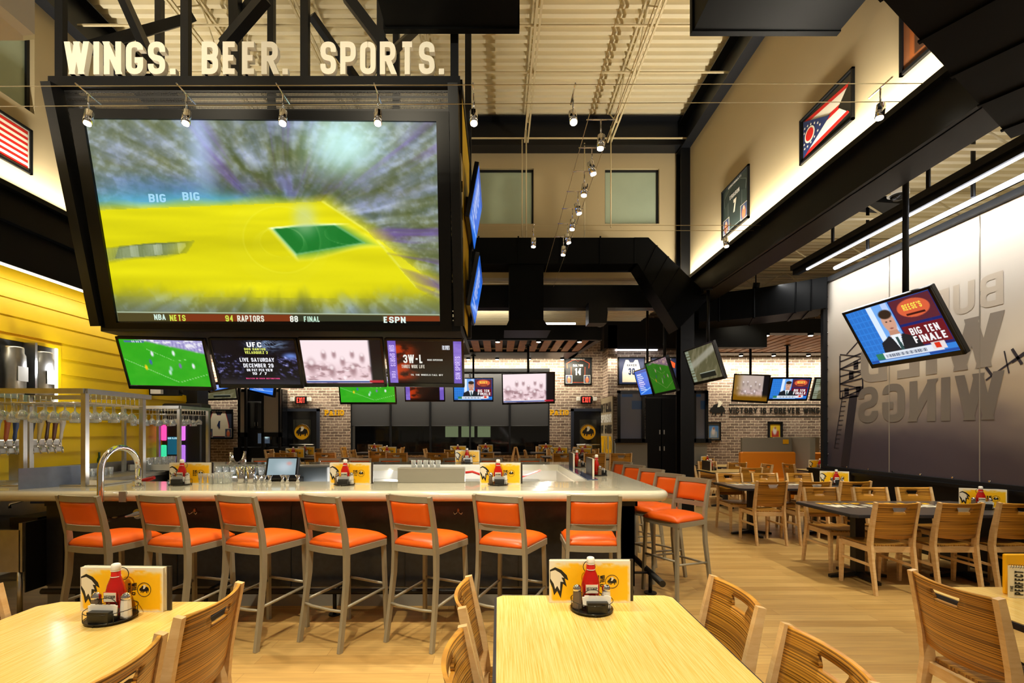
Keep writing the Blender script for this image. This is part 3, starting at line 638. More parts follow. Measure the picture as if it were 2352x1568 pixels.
# ================= DUCTS AND OVERHEAD BOXES =================
def duct(label, mb, nm_='air_duct'): return obj(nm_, mb, M['duct'], label=label, cat='duct')
b = MB().box(-1.10, .185, 2.6, 4.74, 5.5, 6.1); b.box(-1.12, .205, 4.70, 4.76, 5.48, 6.12); b.box(-1.11, .195, 3.9, 3.93, 5.49, 6.11); duct('black overhead air unit above the middle of the big screen', b, 'air_unit')
b = MB().box(1.915, 3.35, 2.4, 4.79, 5.5, 6.4); b.box(1.90, 3.36, 4.74, 4.80, 5.49, 6.41); duct('black overhead air unit at the top right before the cream wall', b, 'air_unit')
r = thing('ceiling_projector', 'white overhead projector box with side vents at the top left corner', 'projector', (-2.37, 2.5, 3.56))
body = MB(); body.prism([(0,0),(0,0)], 0, 1) if False else body.bbox(-.9, 0, -.9, 0, 0, .32, .03); obj('body', body, mat('projector_shell', 'b9b9b6', .5), r)
b = MB()
for k in range(9): b.box(0, .004, -.62, -.14, .12+k*.018, .128+k*.018)
obj('vent', b, M['ink'], r); obj('hanger', MB().cyl((-.4,-.4,.3), (-.4,-.4,4.0), .03, 10), M['dark'], r)
# diagonal duct at top right, passing under the beam
z0 = 3.86; pts = [P(2030, -30, 1), P(2325, 318, 1)]
def onz(px, py, z): Y = (z-CH)*F/(CY-py); return P(px, py, Y)
A = onz(1960, -75, z0); Bp = onz(2322, 318, z0); d = (Bp-A); d.z = 0; d.normalize(); n = Vector((d.y, -d.x, 0)); Wd = 1.25
b = MB(); b.hexa([A, A+n*Wd, Bp+n*Wd, Bp, A+Vector((0,0,.1)), A+n*Wd+Vector((0,0,.1)), Bp+n*Wd+Vector((0,0,.1)), Bp+Vector((0,0,.1))])
for k in range(5):
    q = A.lerp(Bp, .12+k*.2); b.bar(q-n*.01-Vector((0,0,.006)), q+n*(Wd+.01)-Vector((0,0,.006)), .03, .012)
duct('black diagonal duct crossing the top right corner under the beam', b)
# horizontal back duct with elbow and diagonal
b = MB(); b.box(-3.4, 2.55, 8.55, 9.02, 4.54, 5.0)
for x in (-2.6, -1.4, -.35, .35, 1.1, 1.8): b.box(x-.012, x+.012, 8.53, 8.56, 4.52, 5.02)
p = [P(1459, 607, 8.7), P(1483, 548, 8.7), P(1612, 678, 8.7), P(1550, 760, 8.7)]
b.prism([(2.4, 4.54), (p[0].x, 4.54), (p[3].x, p[3].z), (p[2].x+.05, p[2].z-.1), (p[2].x, p[2].z), (p[1].x, 5.0), (2.4, 5.0)], 8.54, 9.0)
for t in (.15, .35, .55, .75):
    a_ = Vector((p[1].x, 8.53, 5.0)).lerp(Vector((p[2].x, 8.53, p[2].z)), t); c_ = Vector((p[0].x, 8.53, 4.54)).lerp(Vector((p[3].x, 8.53, p[3].z)), t); b.bar(a_, c_, .015, .02)
b.box(.19, .80, 8.6, 9.05, 3.55, 4.56); b.hexa([(.1,8.5,3.35),(.92,8.5,3.35),(.92,9.2,3.35),(.1,9.2,3.35),(.19,8.6,3.56),(.80,8.6,3.56),(.80,9.05,3.56),(.19,9.05,3.56)])
duct('long black duct with elbow and down-leg below the clerestory windows', b)
# curved right duct
b = MB(); top = []; N_ = 10
for i in range(N_+1):
    t = i/N_; x = 3.75+ t*1.72; y = 9.05 - 1.0*t**1.6; top.append((x, y, 4.15))
rings = []
for i, q in enumerate(top):
    q = Vector(q); rings.append(b.vs([q, q+Vector((.25,.62,0)), q+Vector((.25,.62,-.52)), q+Vector((0,0,-.52))]))
for a, c in zip(rings, rings[1:]):
    for j in range(4): b.face([a+j, a+(j+1)%4, c+(j+1)%4, c+j])
for i in (2, 5, 8, 9): q = Vector(top[i]); b.bar(q+Vector((0,-.01,0)), q+Vector((0,-.01,-.53)), .02, .02); b.bar(q+Vector((0,0,-.53)), q+Vector((.25,.62,-.53)), .04, .015)
duct('curved black duct between the column and the mural panel', b)
obj('hanging_speaker', MB().prism([(-.17,-.2),(.17,-.2),(.19,.0),(.17,.2),(-.17,.2)], -.16, .16), M['black'], label='black box speaker hanging beside the duct down-leg', cat='speaker', loc=P(1369, 722, 9.3))
obj('hanging_speaker', MB().prism([(-.30,-.12),(.30,-.16),(.34,.06),(-.2,.14)], -.16, .16), M['black'], label='black wedge speaker under the low right ceiling near the camera dome', cat='speaker', loc=P(2010, 455, 7.2))
r = thing('security_camera', 'white dome security camera under the low right ceiling', 'camera', P(2063, 447, 6.9)); obj('housing', MB().lathe([(.02,.14),(.12,.13),(.13,.04),(.13,-.01)], 20), M['white'], r); obj('dome', MB().lathe([(.1,-.01),(.085,-.05),(.05,-.08),(.005,-.09)], 18), M['bezel'], r)
r = thing('dome_sensor', 'small white dome on the black fascia under the duct', 'sensor', P(1378, 743, 10.5)); obj('dome', MB().lathe([(.10,.04),(.10,0),(.06,-.06),(.01,-.075)], 16), M['white'], r)
# ================= SLATTED CANOPY AT THE BACK =================
r = thing('slatted_canopy', 'black framed canopy with cedar slats over the back dining area', 'canopy', (0,0,0))
b = MB(); b.box(-8.9, 2.25, 10.58, 10.68, 3.58, 3.90); b.box(-8.9, 2.05, 12.25, 13.3, 3.58, 3.66); b.prism([(2.15,10.6),(2.27,10.6),(2.02,13.3),(1.9,13.3)], 3.58, 3.9, 'z')
obj('fascia', b, M['black'], r); obj('backing', MB().box(-8.9, 2.1, 10.68, 12.3, 3.70, 3.74), M['black'], r)
k = 0; x = -8.6
while x < 1.95:
    obj('slat', MB().hexa([(x,10.7,3.60),(x+.17,10.7,3.60),(x+.17,12.24,3.60),(x,12.24,3.60),(x,10.7,3.63),(x+.17,10.7,3.63),(x+.17,12.24,3.63),(x,12.24,3.63)]), M['slat'], r); x += .275
r = thing('slatted_canopy', 'black framed canopy with cedar slats over the right back booths', 'canopy', (0,0,0))
b = MB(); b.box(5.0, 10.4, 10.05, 10.3, 3.62, 3.92); b.box(5.0, 10.4, 12.6, 13.0, 3.62, 3.74); b.box(4.95, 5.05, 10.05, 13, 3.62, 3.92); obj('fascia', b, M['black'], r); obj('backing', MB().box(5, 10.4, 10.3, 12.6, 3.72, 3.76), M['black'], r)
for k in range(23): x = 5.05+k*.23; obj('slat', MB().box(x, x+.18, 10.3, 12.6, 3.64, 3.67), M['slat'], r)
def downlight(c, label, group, tilt=None, p=14, to=None):
    r = thing('downlight', label, 'light fixture', c, group=group)
    obj('housing', MB().lathe([(.055,.041),(.055,.0)], 14), M['black'], r); obj('lens', MB().lathe([(.045,-.002),(.045,-.006)], 12), M['bulb'], r)
    if p: lamp('SPOT', (c[0], c[1], c[2]-.03), p, (1, .86, .64), (c[0], c[1], 0) if to is None else to, .04, spot=95, blend=.9, name='downlight_beam')
for i, px in enumerate((940, 1020, 1143, 1237, 1331)): q = P(px, 786, 10.63); downlight((q.x, q.y, 3.54), 'small black downlight on the front edge of the slatted canopy, %s from left' % nxt[i], 'canopy front downlights', p=70 if i % 2 == 0 else 0, to=(q.x, 11.0, 0))
for i, px in enumerate((560, 640, 740, 850, 960, 1076, 1142, 1215, 1290)):
    q = P(px, 828, 13.3); downlight((q.x, 13.2, 3.54), 'small black downlight on the rear edge of the slatted canopy, %s from left' % nxt[i], 'canopy rear downlights', p=0)
for x_, w_ in ((-3.2, 11.0), (3.6, 2.6), (7.8, 4.6)):
    o = lamp('AREA', (x_, 13.15 if x_ == 3.6 else Y2-.38, 3.55), (9 if x_ == 3.6 else 25)*w_, (1, .90, .70), size=w_, size_y=.06, name='wall_grazer')
    dd = Vector((0, .42, -.9)).normalized(); o.rotation_euler = dd.to_track_quat('-Z', 'Y').to_euler()
for i, px in enumerate((1703, 1763, 1864)): q = P(px, 776, 10.1); downlight((q.x, q.y+.03, 3.58), 'small downlight on the front edge of the right slatted canopy, %s from left' % nxt[i], 'right canopy downlights', p=90 if i != 1 else 0, to=(q.x, 10.6, 0))
for i, px in enumerate((1702, 1777, 1857)): q = P(px, 812, 12.8); downlight((q.x, q.y, 3.58), 'small downlight above the brick wall of the booths, %s from left' % nxt[i], 'booth wall downlights', p=80 if i == 1 else 0, to=(q.x, 12.4, 0))
for x_ in (-4.5, -.8):
    o = lamp('AREA', (x_, 11.9, 3.98), 34, (1, .90, .72), (x_, 11.9, 5), 3.2, .1, name='ceiling_wash')
obj('uplight_bar', MB().box(-6, 1.9, 11.8, 12.0, 3.88, 3.95), M['dark'], label='dark bar of uplights lying above the slatted canopy', cat='light fixture'); obj('tube_lamp', MB().cyl((P(1252,0,10.7).x,10.7,3.96),(P(1322,0,10.7).x,10.7,3.96),.02,8), M['tube'], label='short white tube lamp above the canopy edge under the duct', cat='light fixture')
o = lamp('AREA', (7.0, 6.5, 4.3), 22, (1, .90, .70), (7.0, 6.5, 5), 4, 4, name='low_bay_wash')
struct('wall_header_right', MB().box(3.75, 5.5, 9.9, 10.1, 3.3, 4.4), M['black'])

# ================= VIDEO CUBE =================
cube = thing('video_cube_frame', 'black steel video cube frame hanging over the bar', 'frame', (0,0,0))
cx0, cx1, yt, yb, zt, zb = -4.55, -.42, 4.95, 5.45, 5.12, 2.76
o = obj('front_beam', MB().box(cx0-.02, cx1+.03, yt-.05, yt+.05, 5.06, 5.17).box(cx0-.02, cx1+.03, 6.95, 7.05, 5.06, 5.17).box(cx0-.03, cx0+.07, yt, 7, 5.06, 5.17).box(cx1-.05, cx1+.05, yt, 7, 5.06, 5.17), M['dark'], cube)
for x in (cx0+.07, cx1-.03, -3.2, -1.98, -1.2): obj('post', MB().box(x-.04, x+.04, yt-.03, yt+.03, 5.17, 7.5), M['dark'], cube)
for x in (cx0+.07, cx1+.02, -3.0, -1.35): obj('post', MB().box(x-.04, x+.04, 6.35, 6.43, 2.8 if x > -1 or x < -4 else 5.1, 7.5), M['dark'], cube)
def brace(a, c, w=.085): obj('brace', MB().bar(a, c, w, w), M['dark'], cube)
brace(P(170, 118, 5.05), P(440, 40, 6.2), .1); brace(P(280, -10, 5.3), P(368, 185, 5.1)); brace(P(610, -5, 5.0), P(515, 105, 5.2), .1); brace(P(590, -20, 6.3), P(505, 120, 6.3))
brace(P(715, 35, 5.0), P(835, 205, 5.6), .07); brace(P(795, -10, 5.0), P(888, 112, 5.0), .1); brace(P(965, 60, 5.6), P(890, 130, 5.0), .07); brace(P(885, 110, 5.0), P(840, 190, 5.6), .07); brace(P(540, -10, 6.2), P(545, 190, 6.2), .12)
obj('side_frame', MB().bar((cx0+.04, yt, 5.08), (cx0+.10, yb+.02, 2.76), .10, .30, (0,-1,0)), M['dark'], cube)
obj('side_frame', MB().bar((cx1-.04, yt, 5.08), (cx1-.02, yb+.02, 2.76), .10, .24, (0,-1,0)), M['dark'], cube)
mp_ = MB().quad((cx0+.1, yt+.0, 5.06), (cx1-.05, yt+.0, 5.06), (cx1-.05, yb+.04, 2.8), (cx0+.1, yb+.04, 2.8)); obj('perforated_panel', mp_, M['perf'], cube)
obj('bottom_plate', MB().box(cx0+.13, cx1, yb-.08, 7.0, 2.68, 2.79), M['black'], cube)
obj('yellow_side_panel', MB().quad((cx1+.04, yt+.1, 5.05), (cx1+.04, 6.3, 5.05), (cx1+.02, 6.3, 2.8), (cx1+.02, yb+.1, 2.8)), M['yellow'], cube, recalc=False)
obj('yellow_side_panel', MB().quad((cx0-.04, yt-.02, 5.06), (cx0-.22, yt+.4, 5.17), (cx0-.04, yt+.4, 4.9), (cx0-.04, yt, 4.95)), M['yellow'], cube, recalc=False)
obj('rear_beam', MB().box(cx0+.1, cx1, 6.3, 6.4, 2.8, 3.0), M['dark'], cube)
for wtxt, px0, px1 in (('WINGS.', 158, 411), ('BEER.', 470, 666), ('SPORTS.', 740, 1021)):
    a = P(px0, 185, 4.93); c = P(px1, 110, 4.93); rr = thing('sign_lettering', 'white raised letters %s standing on the black beam' % wtxt, 'sign', (a.x, 4.93, 5.172))
    mb = fit(wtxt, c.x-a.x, .33, t=.175, wr=.35, gap=.14, depth=.05); obj('letters', mb, M['lettering'], rr)
    obj('base_rail', MB().box(-.03, c.x-a.x+.1, .0, .012, 0, .012), M['wire'], rr)
# ================= SCREENS =================
def quadframe(TL, TR, BL):               # each (px, py, Y)
    a, c, e = P(*TL), P(*TR), P(*BL); u = (c-a); w = u.length; u.normalize(); v = (e-a); h = (v - u*v.dot(u)).length; z = -(v - u*v.dot(u)).normalized(); y = z.cross(u)
    cen = a + u*w/2 - z*h/2
    return Matrix(((u.x, y.x, z.x, cen.x), (u.y, y.y, z.y, cen.y), (u.z, y.z, z.z, cen.z), (0,0,0,1))), w, h
def basket(u, v):
    c0, c1 = .56, .52; acc = 0; n = 14
    for k in range(n):
        f = 1 - .24*k/n; rot = .03*k/n*np.sin(u*30+v*17); x = c0+(u-c0)*f+rot*.12; y = c1+(v-c1)*f+rot*.2; acc = acc + basket0(x, y)*(1.5 if k == 0 else 1)
    c = acc/(n+.5); c = c*.8 + basket0(u, v)*.2; lo = c.mean(); c = np.clip((c-.45)*1.25+.43, 0, 1)
    tk = rect(u, v, 0, .944, 1, 1); c = mixc(c, tk, H('4c4424')); c = mixc(c, rect(u, v, .165, .952, .54, .995), H('7a3214')); c = mixc(c, rect(u, v, .545, .952, .82, .995), H('2f3322')); c = mixc(c, rect(u, v, .835, .952, 1, .995), H('7c3416'))
    return mixc(c, rect(u, v, 0, .940, 1, .946), H('b8c8a8'))
def basket0(u, v):
    a = u-.53; b_ = v-.55; ang = np.arctan2(b_, a*1.7); rr = np.hypot(a*1.7, b_)
    st = noise2(u*34+3, v*26+3, 11, 3)*.62 + .38*noise2(u*7+40, v*6+5, 13); st2 = noise2(u*46+9, v*36+4, 12, 3); fine = noise2(u*60, v*40, 8, 2)
    c = np.ones(u.shape+(3,))*np.array(H('6f7550')); c = mixc(c, sm(.42, .66, st), H('9aa4c8')); c = mixc(c, sm(.55, .75, st2)*.75, H('c3cfe6')); c = mixc(c, sm(.55, .35, st2)*.55, H('3d4a2c')); c = mixc(c, sm(.62, .9, noise2(ang*14+5, rr*2, 33))*.7, H('7a62a8'))
    c = mixc(c, sm(.6, .8, fine)*.25, H('ffffff')); c = mixc(c, blob(u, v, .33, .17, .03, .25, .8)*.7, H('b6cdf2')); c = mixc(c, blob(u, v, .72, .13, .09, .12, .9)*.8, H('c9f2ec')); c = mixc(c, blob(u, v, .5, .33, .35, .07, .9)*.55*sm(.4,.7,st2), H('2c2440'))
    c = mixc(c, blob(u, v, .25, .39, .28, .035, .7)*.75, H('5fb6cf')); c = mixc(c, blob(u, v, .2, .335, .16, .05, .8)*.5, H('4e7fa8'))
    ct = poly(u, v, [(0, .425), (.66, .375), (.80, .53), (1.0, .80), (.93, .86), (0, .86)]); sh = noise2(u*2.2, v*14, 21, 3)
    col = np.array(H('c9c326'))*(1-.35*(sh-.5))[..., None]; soft = ct; c = c*(1-soft[..., None]) + col*soft[..., None]
    c = mixc(c, sm(.44, .43, v+u*.07)*ct*.0, H('ffffff')); c = mixc(c, poly(u, v, [(.505, .505), (.69, .485), (.775, .575), (.57, .635)]), H('2c7a3c'))
    for a_, b2 in (((.505,.505),(.69,.485)), ((.69,.485),(.775,.575)), ((.775,.575),(.57,.635)), ((.57,.635),(.505,.505)), ((.66,.375),(.80,.53)), ((.80,.53),(.93,.8))): c = mixc(c, seg(u, v, a_, b2, .004)*.85, H('e3efc0'))
    for (ex, ey, rx, ry) in ((.53, .575, .065, .075), (.72, .53, .06, .05), (.53, .565, .115, .165)):
        q = np.abs(np.sqrt(((u-ex)/rx)**2+((v-ey)/ry)**2)-1); c = mixc(c, sm(.035, .0, q)*.35, H('e6efb0'))
    c = mixc(c, poly(u, v, [(.04, .60), (.27, .57), (.24, .635), (.02, .665)])*.85, H('5c6b55')); c = mixc(c, rect((u*14) % 1, v, .0, .0, .35, 1)*poly(u, v, [(.06, .60), (.25, .58), (.22, .635), (.04, .66)])*.8, H('dfe6d8'))
    c = mixc(c, blob(u, v, .60, .46, .03, .07, .8)*.6, H('b9c7a8')); c = mixc(c, sm(.42, .62, noise2(ang*20, rr*3, 5))*poly(u, v, [(.78, .50), (1, .45), (1, .9), (.95, .84)])*.8, H('6d5a8e'))
    cr = sm(.80, .90, v + .10*(noise2(u*26, v*6, 31)-.5) + .04*np.abs(u-.5)); c = mixc(c, cr*.85, H('62694c')); c = mixc(c, cr*sm(.5, .7, noise2(u*30, v*14, 32)), H('8fa0b6'))
    tk = rect(u, v, 0, .944, 1, 1); c = mixc(c, tk, H('4c4424')); c = mixc(c, rect(u, v, .165, .952, .54, .995), H('7a3214')); c = mixc(c, rect(u, v, .545, .952, .82, .995), H('2f3322')); c = mixc(c, rect(u, v, .835, .952, 1, .995), H('7c3416'))
    c = mixc(c, rect(u, v, 0, .940, 1, .946), H('b8c8a8')); return c
def soccer(u, v, dk=1):
    n = noise2(u*6, v*6, 41); c = np.ones(u.shape+(3,))*np.array(H('2fa51c')); c = mixc(c, sm(.3, .7, n)*.35, H('4fb82a')); c = mixc(c, sm(.25, .05, v+u*-.02-.0)*.0, H('b8b0d8'))
    top = sm(.0, -.06, (v-.06)-(u-.3)*.36); c = mixc(c, top, H('a79fd0')); c = mixc(c, top*rect((u*24) % 1, v, 0, 0, .4, 1)*.5, H('6c5fa6')); c = mixc(c, top*sm(.5, .7, noise2(u*20, v*20, 42)), H('e6e4ee'))
    for a_, b2, w in (((.0,.42),(.62,.92), .004), ((.62,.92),(1.,.72), .004), ((.3,.2),(.62,.45), .003), ((.62,.45),(.8,.40), .003)): c = mixc(c, seg(u, v, a_, b2, w)*.7, H('c9f0b8'))
    for (x, y, cc) in ((.36,.30,'e8e4f4'), (.32,.48,'3f5ea8'), (.25,.60,'f0c818'), (.55,.62,'8fc8a8'), (.53,.70,'b8e0c8'), (.67,.55,'7a6aa8'), (.83,.55,'e8e8f0'), (.62,.28,'e8eef0')): c = mixc(c, blob(u, v, x, y, .016, .055, .5), H(cc))
    c = mixc(c, rect(u, v, .06, .03, .30, .075), H('4a6a9a')); c = mixc(c, rect(u, v, .14, .035, .28, .07)*rect((u*40) % 1, v, 0, 0, .5, 1), H('dfe6e8')); return c
def ufc(u, v):
    c = np.ones(u.shape+(3,))*np.array(H('07060f')); ang = np.arctan2(v-.2, u-.5); s = noise2(ang*20+40, np.hypot(u-.5, v-.2)*8, 51); n = noise2(u*22, v*26, 52, 3)
    band = sm(.25, .4, v)*sm(.95, .7, v)*sm(.12, .3, np.abs(u-.5)); c = mixc(c, band*sm(.5, .75, n*.6+s*.4), H('6f6fb8')); c = mixc(c, band*sm(.66, .78, n*.6+s*.4), H('d8d8f4')); c = mixc(c, blob(u, v, .66, .1, .2, .12, .95)*.8*sm(.3,.7,s), H('a8c8f4')); c = mixc(c, blob(u, v, .93, .35, .08, .06, .9)*.9, H('6f8fe0'))
    c = mixc(c, rect(u, v, .2, .345, .85, .352), H('e8ecf4')); c = mixc(c, sm(.8, 1, v)*.35, H('6a6a72')); return c
def pinkball(u, v, hi=H('f6e2e6'), lo=H('8f6a70')):
    n = noise2(u*9, v*12, 61, 3); c = np.ones(u.shape+(3,))*np.array(hi); c = mixc(c, sm(.4, .8, v)*.45, H('d8b0b8')); c = mixc(c, sm(.45, .62, v)*sm(.5, .72, n)*.8, lo); c = mixc(c, sm(.5, .7, v)*sm(.62, .8, noise2(u*24, v*20, 62))*.8, H('fff4f6'))
    for (x, y, r_) in ((.27,.35,.03), (.4,.33,.025), (.63,.33,.025), (.75,.42,.03), (.5,.5,.03), (.62,.7,.04), (.35,.72,.04), (.85,.66,.03), (.1, .6,.05)): c = mixc(c, blob(u, v, x, y, r_, r_*3, .8)*.75, lo); c = mixc(c, blob(u, v, x, y-.08, r_*.6, r_*1.2, .6)*.8, H('fdf0f2'))
    c = mixc(c, sm(.83, .87, u), H('0b0b10')); c = mixc(c, rect(u, v, 0, .93, 1, 1), H('1f3f8a')); c = mixc(c, rect(u, v, 0, .93, 1, .95), H('e0e4f0')); c = mixc(c, rect(u, v, .82, .93, 1, 1), H('b02030')); return c
def threew(u, v):
    c = np.ones(u.shape+(3,))*np.array(H('0c0606')); n = noise2(u*9, v*9, 71); c = mixc(c, sm(.5, .1, u)*sm(.25, .6, n)*sm(.05, .15, v)*sm(.98, .85, v), H('d8420a')); c = mixc(c, sm(.45, .15, u)*.3, H('6a1405'))
    bars = sm(.115, .11, u) + sm(.885, .89, u); c = mixc(c, bars, H('6f56b8')); c = mixc(c, bars*sm(.4, .7, noise2(u*3, v*6, 72))*.5, H('a890e0')); return c
def news(u, v):
    c = np.ones(u.shape+(3,))*np.array(H('2f7fd8')); c = mixc(c, rect((u*18) % 1, (v*9) % 1, .1, .1, .9, .9)*sm(.28, .26, u)*.35, H('1c56b0')); c = mixc(c, rect(u, v, .27, 0, .34, .8), H('d8e8fa')); c = mixc(c, rect(u, v, .34, 0, .55, .8), H('6fa8ee')); c = mixc(c, rect(u, v, .45, 0, .52, .5), H('b8ccf4'))
    c = mixc(c, rect(u, v, .54, 0, 1, .86), H('16246a')); c = mixc(c, rect(u, v, .555, .02, .985, .42), H('5c2430')); c = mixc(c, blob(u, v, .77, .2, .17, .15, .04), H('d8603c')); c = mixc(c, rect(u, v, .67, .27, .87, .31), H('3c1210'))
    c = mixc(c, rect(u, v, .555, .47, .985, .82), H('6c1420'))
    c = mixc(c, blob(u, v, .45, .33, .075, .19, .12), H('cf9c84')); c = mixc(c, blob(u, v, .45, .19, .075, .08, .15), H('33261c')); c = mixc(c, poly(u, v, [(.40,.48),(.50,.48),(.52,.60),(.38,.60)]), H('c08a72'))
    c = mixc(c, poly(u, v, [(.22,.88),(.25,.66),(.37,.56),(.45,.72),(.53,.56),(.66,.66),(.70,.88)]), H('1b1f26')); c = mixc(c, poly(u, v, [(.39,.56),(.51,.56),(.46,.86),(.44,.86)]), H('e8eef4')); c = mixc(c, poly(u, v, [(.435,.6),(.465,.6),(.475,.86),(.435,.86)]), H('2a4a4c'))
    for x in (.425, .475): c = mixc(c, blob(u, v, x, .32, .012, .014, .3), H('3a2a22'))
    c = mixc(c, blob(u, v, .45, .44, .022, .012, .3), H('8a4a42')); c = mixc(c, rect(u, v, .10, .84, .86, .95), H('dfe6f0')); c = mixc(c, rect(u, v, .10, .84, .2, .95), H('2c7a5c')); c = mixc(c, rect(u, v, .22, .87, .7, .93)*rect((u*60) % 1, v, 0, 0, .6, 1), H('3c4660')); c = mixc(c, rect(u, v, .76, .80, .9, .93), H('e0d8d8')); c = mixc(c, rect(u, v, .79, .82, .85, .91), H('d83018')); c = mixc(c, rect(u, v, 0, .95, 1, 1), H('1a4aa0')); c = mixc(c, rect(u, v, .1, .96, .7, .99), H('8fb8e8')); return c
def blur(u, v):
    s = noise2(u*14+v*8, v*3-u*2, 81); c = np.ones(u.shape+(3,))*np.array(H('6e6a48')); c = mixc(c, sm(.4, .7, s)*.6, H('a49a78')); c = mixc(c, seg(u, v, (.1, .5), (.95, .15), .09)*.8, H('c8c4b0')); c = mixc(c, sm(.14, .12, u)*.8*rect(u, (v*11) % 1, 0, .15, 1, .85), H('b8c8b0')); c = mixc(c, rect(u, v, .3, .78, .82, .93), H('20241c')); c = mixc(c, rect(u, v, .3, .76, .82, .79), H('d0d8c0')); return c*.78
def sched(u, v):
    c = np.ones(u.shape+(3,))*np.array(H('2a6cd8')); c = mixc(c, rect(u, v, .05, .02, 1, .1), H('1a48a8'))
    for k in range(9): c = mixc(c, rect(u, v, .12, .15+k*.08, .5+.07*(k % 3), .19+k*.08)*rect((u*22) % 1, v, 0, 0, .7, 1), H('e4ecfa'))
    c = mixc(c, seg(u, v, (.1, .95), (.95, .75), .02), H('8fc0ff')); return c
def brown(u, v): return mixc(pinkball(u, v, H('b8a69c'), H('8c7a74')), sm(.3, .0, np.minimum(u, 1-v)*1.0)*.8 + sm(.7, .95, v)*.6, H('7a5208'))
def chalk(u, v): return soccer(u, v)*np.array((.75, .62, .55))
def screen_text(parent, w, h, s, u0, u1, v0, v1, m_, t=.2, y=-.006, rot=0):
    if rot == 0:
        mb = fit(s, (u1-u0)*w, (v1-v0)*h, t=t, wr=.4); mb.xf(Matrix.Translation((-w/2+u0*w, y, h/2-v1*h)))
    else:
        mb = fit(s, (v1-v0)*h, (u1-u0)*w, t=t, wr=.4)
        mb.xf(Matrix.Translation(((-w/2+u1*w) if rot > 0 else (-w/2+u0*w), y, (h/2-v1*h) if rot > 0 else (h/2-v0*h))) @ Matrix.Rotation(-rot*PI/2, 4, 'Y'))
    obj('screen_lettering', mb, m_, parent)
E = {}
def em(c, s=1.0):
    if (c, s) not in E: E[c, s] = mat('screen_text_'+c, c, .5, emit=s); bs = E[c, s].node_tree.nodes['Principled BSDF']; bs.inputs['Base Color'].default_value = (0, 0, 0, 1)
    return E[c, s]
def tv(TL, TR, BL, fn, label, nx=96, bez=.028, texts=(), pole=None, name='television', group=None):
    Mx, w, h = quadframe(TL, TR, BL); r = thing(name, label, 'television', M=Mx, group=group)
    f = MB(); b2 = bez; f.bbox(-w/2, w/2, .0, .05, -h/2, h/2, .006)
    for x0, x1, a, c in ((-w/2, w/2, h/2-b2, h/2), (-w/2, w/2, -h/2, -h/2+b2*1.7), (-w/2, -w/2+b2, -h/2, h/2), (w/2-b2, w/2, -h/2, h/2)): f.bbox(x0, x1, -.014, .004, a, c, .003)
    obj('bezel', f, M['bezel'], r); iw, ih = w-2*b2, h-2.7*b2; zc = (b2*1.7-b2)/2
    s = picture('screen', iw, ih, nx, int(nx*.56), fn, M['screen'], r, y=-.003); s.location.z = zc
    for t_ in texts: screen_text(s, iw, ih, *t_[:5], em(*t_[5:7]) if len(t_) > 6 else em(t_[5]), rot=t_[7] if len(t_) > 7 else 0)
    obj('back_shell', MB().bbox(-w*.3, w*.3, .05, .085, -h*.3, h*.3, .01), M['black'], r)
    if pole is not None:
        p_ = Mx @ Vector((0, .09, 0)); inv = Mx.inverted(); top = Vector((p_.x, p_.y, pole)); mb = MB().tube([inv @ p_, inv @ top], .028, 12); mb.tube([inv @ (top-Vector((0,0,.02))), inv @ top], .07, 12); obj('ceiling_pole', mb, M['black'], r)
        obj('mount', MB().box(-.12, .12, .07, .12, -.1, .1), M['black'], r)
    return r
# big projection screen
Mx, w, h = quadframe((196, 274, 4.93), (1003, 281, 4.93), (276, 741, 5.38))
r = thing('projection_screen', 'giant lit screen showing a blurred basketball game in the video cube', 'screen', M=Mx)
s = picture('screen', w, h, 360, 210, basket, M['bigscreen'], r); f = MB()
for x0, x1, a, c in ((-w/2-.13, w/2+.13, h/2, h/2+.09), (-w/2-.13, w/2+.13, -h/2-.06, -h/2), (-w/2-.13, -w/2, -h/2, h/2), (w/2, w/2+.13, -h/2, h/2)): f.box(x0, x1, -.03, .05, a, c)
obj('bezel', f, M['black'], r)
for t_ in (('NBA', .115, .15, .953, .983, 'cfe8d8'), ('NETS', .163, .212, .955, .988, 'c8d84a'), ('94', .335, .36, .955, .988, 'c8d84a'), ('RAPTORS', .372, .455, .955, .988, 'e4e4d0'), ('88', .535, .56, .955, .988, 'e8ece0'), ('FINAL', .578, .628, .957, .986, 'bfe0c8'), ('ESPN', .825, .893, .955, .988, 'dff0e8'), ('BIG', .15, .20, .345, .385, '9fd4f0'), ('BIG', .25, .30, .335, .375, '9fd4f0')):
    screen_text(s, w, h, *t_[:5], em(t_[5]), t=.2)
tv((265,772,5.45), (469,777,5.45), (297,892,5.68), soccer, 'wide television showing green soccer pitch, leftmost under the big screen')
tv((478,775,5.45), (680,776,5.45), (492,890,5.68), ufc, 'wide television showing LIVE SATURDAY poster, second from left under the big screen', texts=(('UFC', .42, .60, .04, .15, 'f4f4f8'), ('DOS SANTOS', .38, .64, .17, .22, 'e4ec6a'), ('VELASQUEZ 2', .38, .66, .24, .30, 'e4ec6a'), ('LIVE SATURDAY', .30, .72, .39, .48, 'f0f0f8'), ('DECEMBER 29', .33, .70, .52, .61, 'f0f0f8'), ('ON PAY PER VIEW', .36, .68, .64, .70, 'f0f0f8'), ('10 / 7', .42, .60, .72, .78, 'f0f0f8'), ('WATCH IN HIGH DEFINITION', .33, .75, .85, .88, 'e8508a')))
tv((682,775,5.45), (878,775,5.45), (696,888,5.68), pinkball, 'wide television with pale pink football scene, third from left under the big screen')
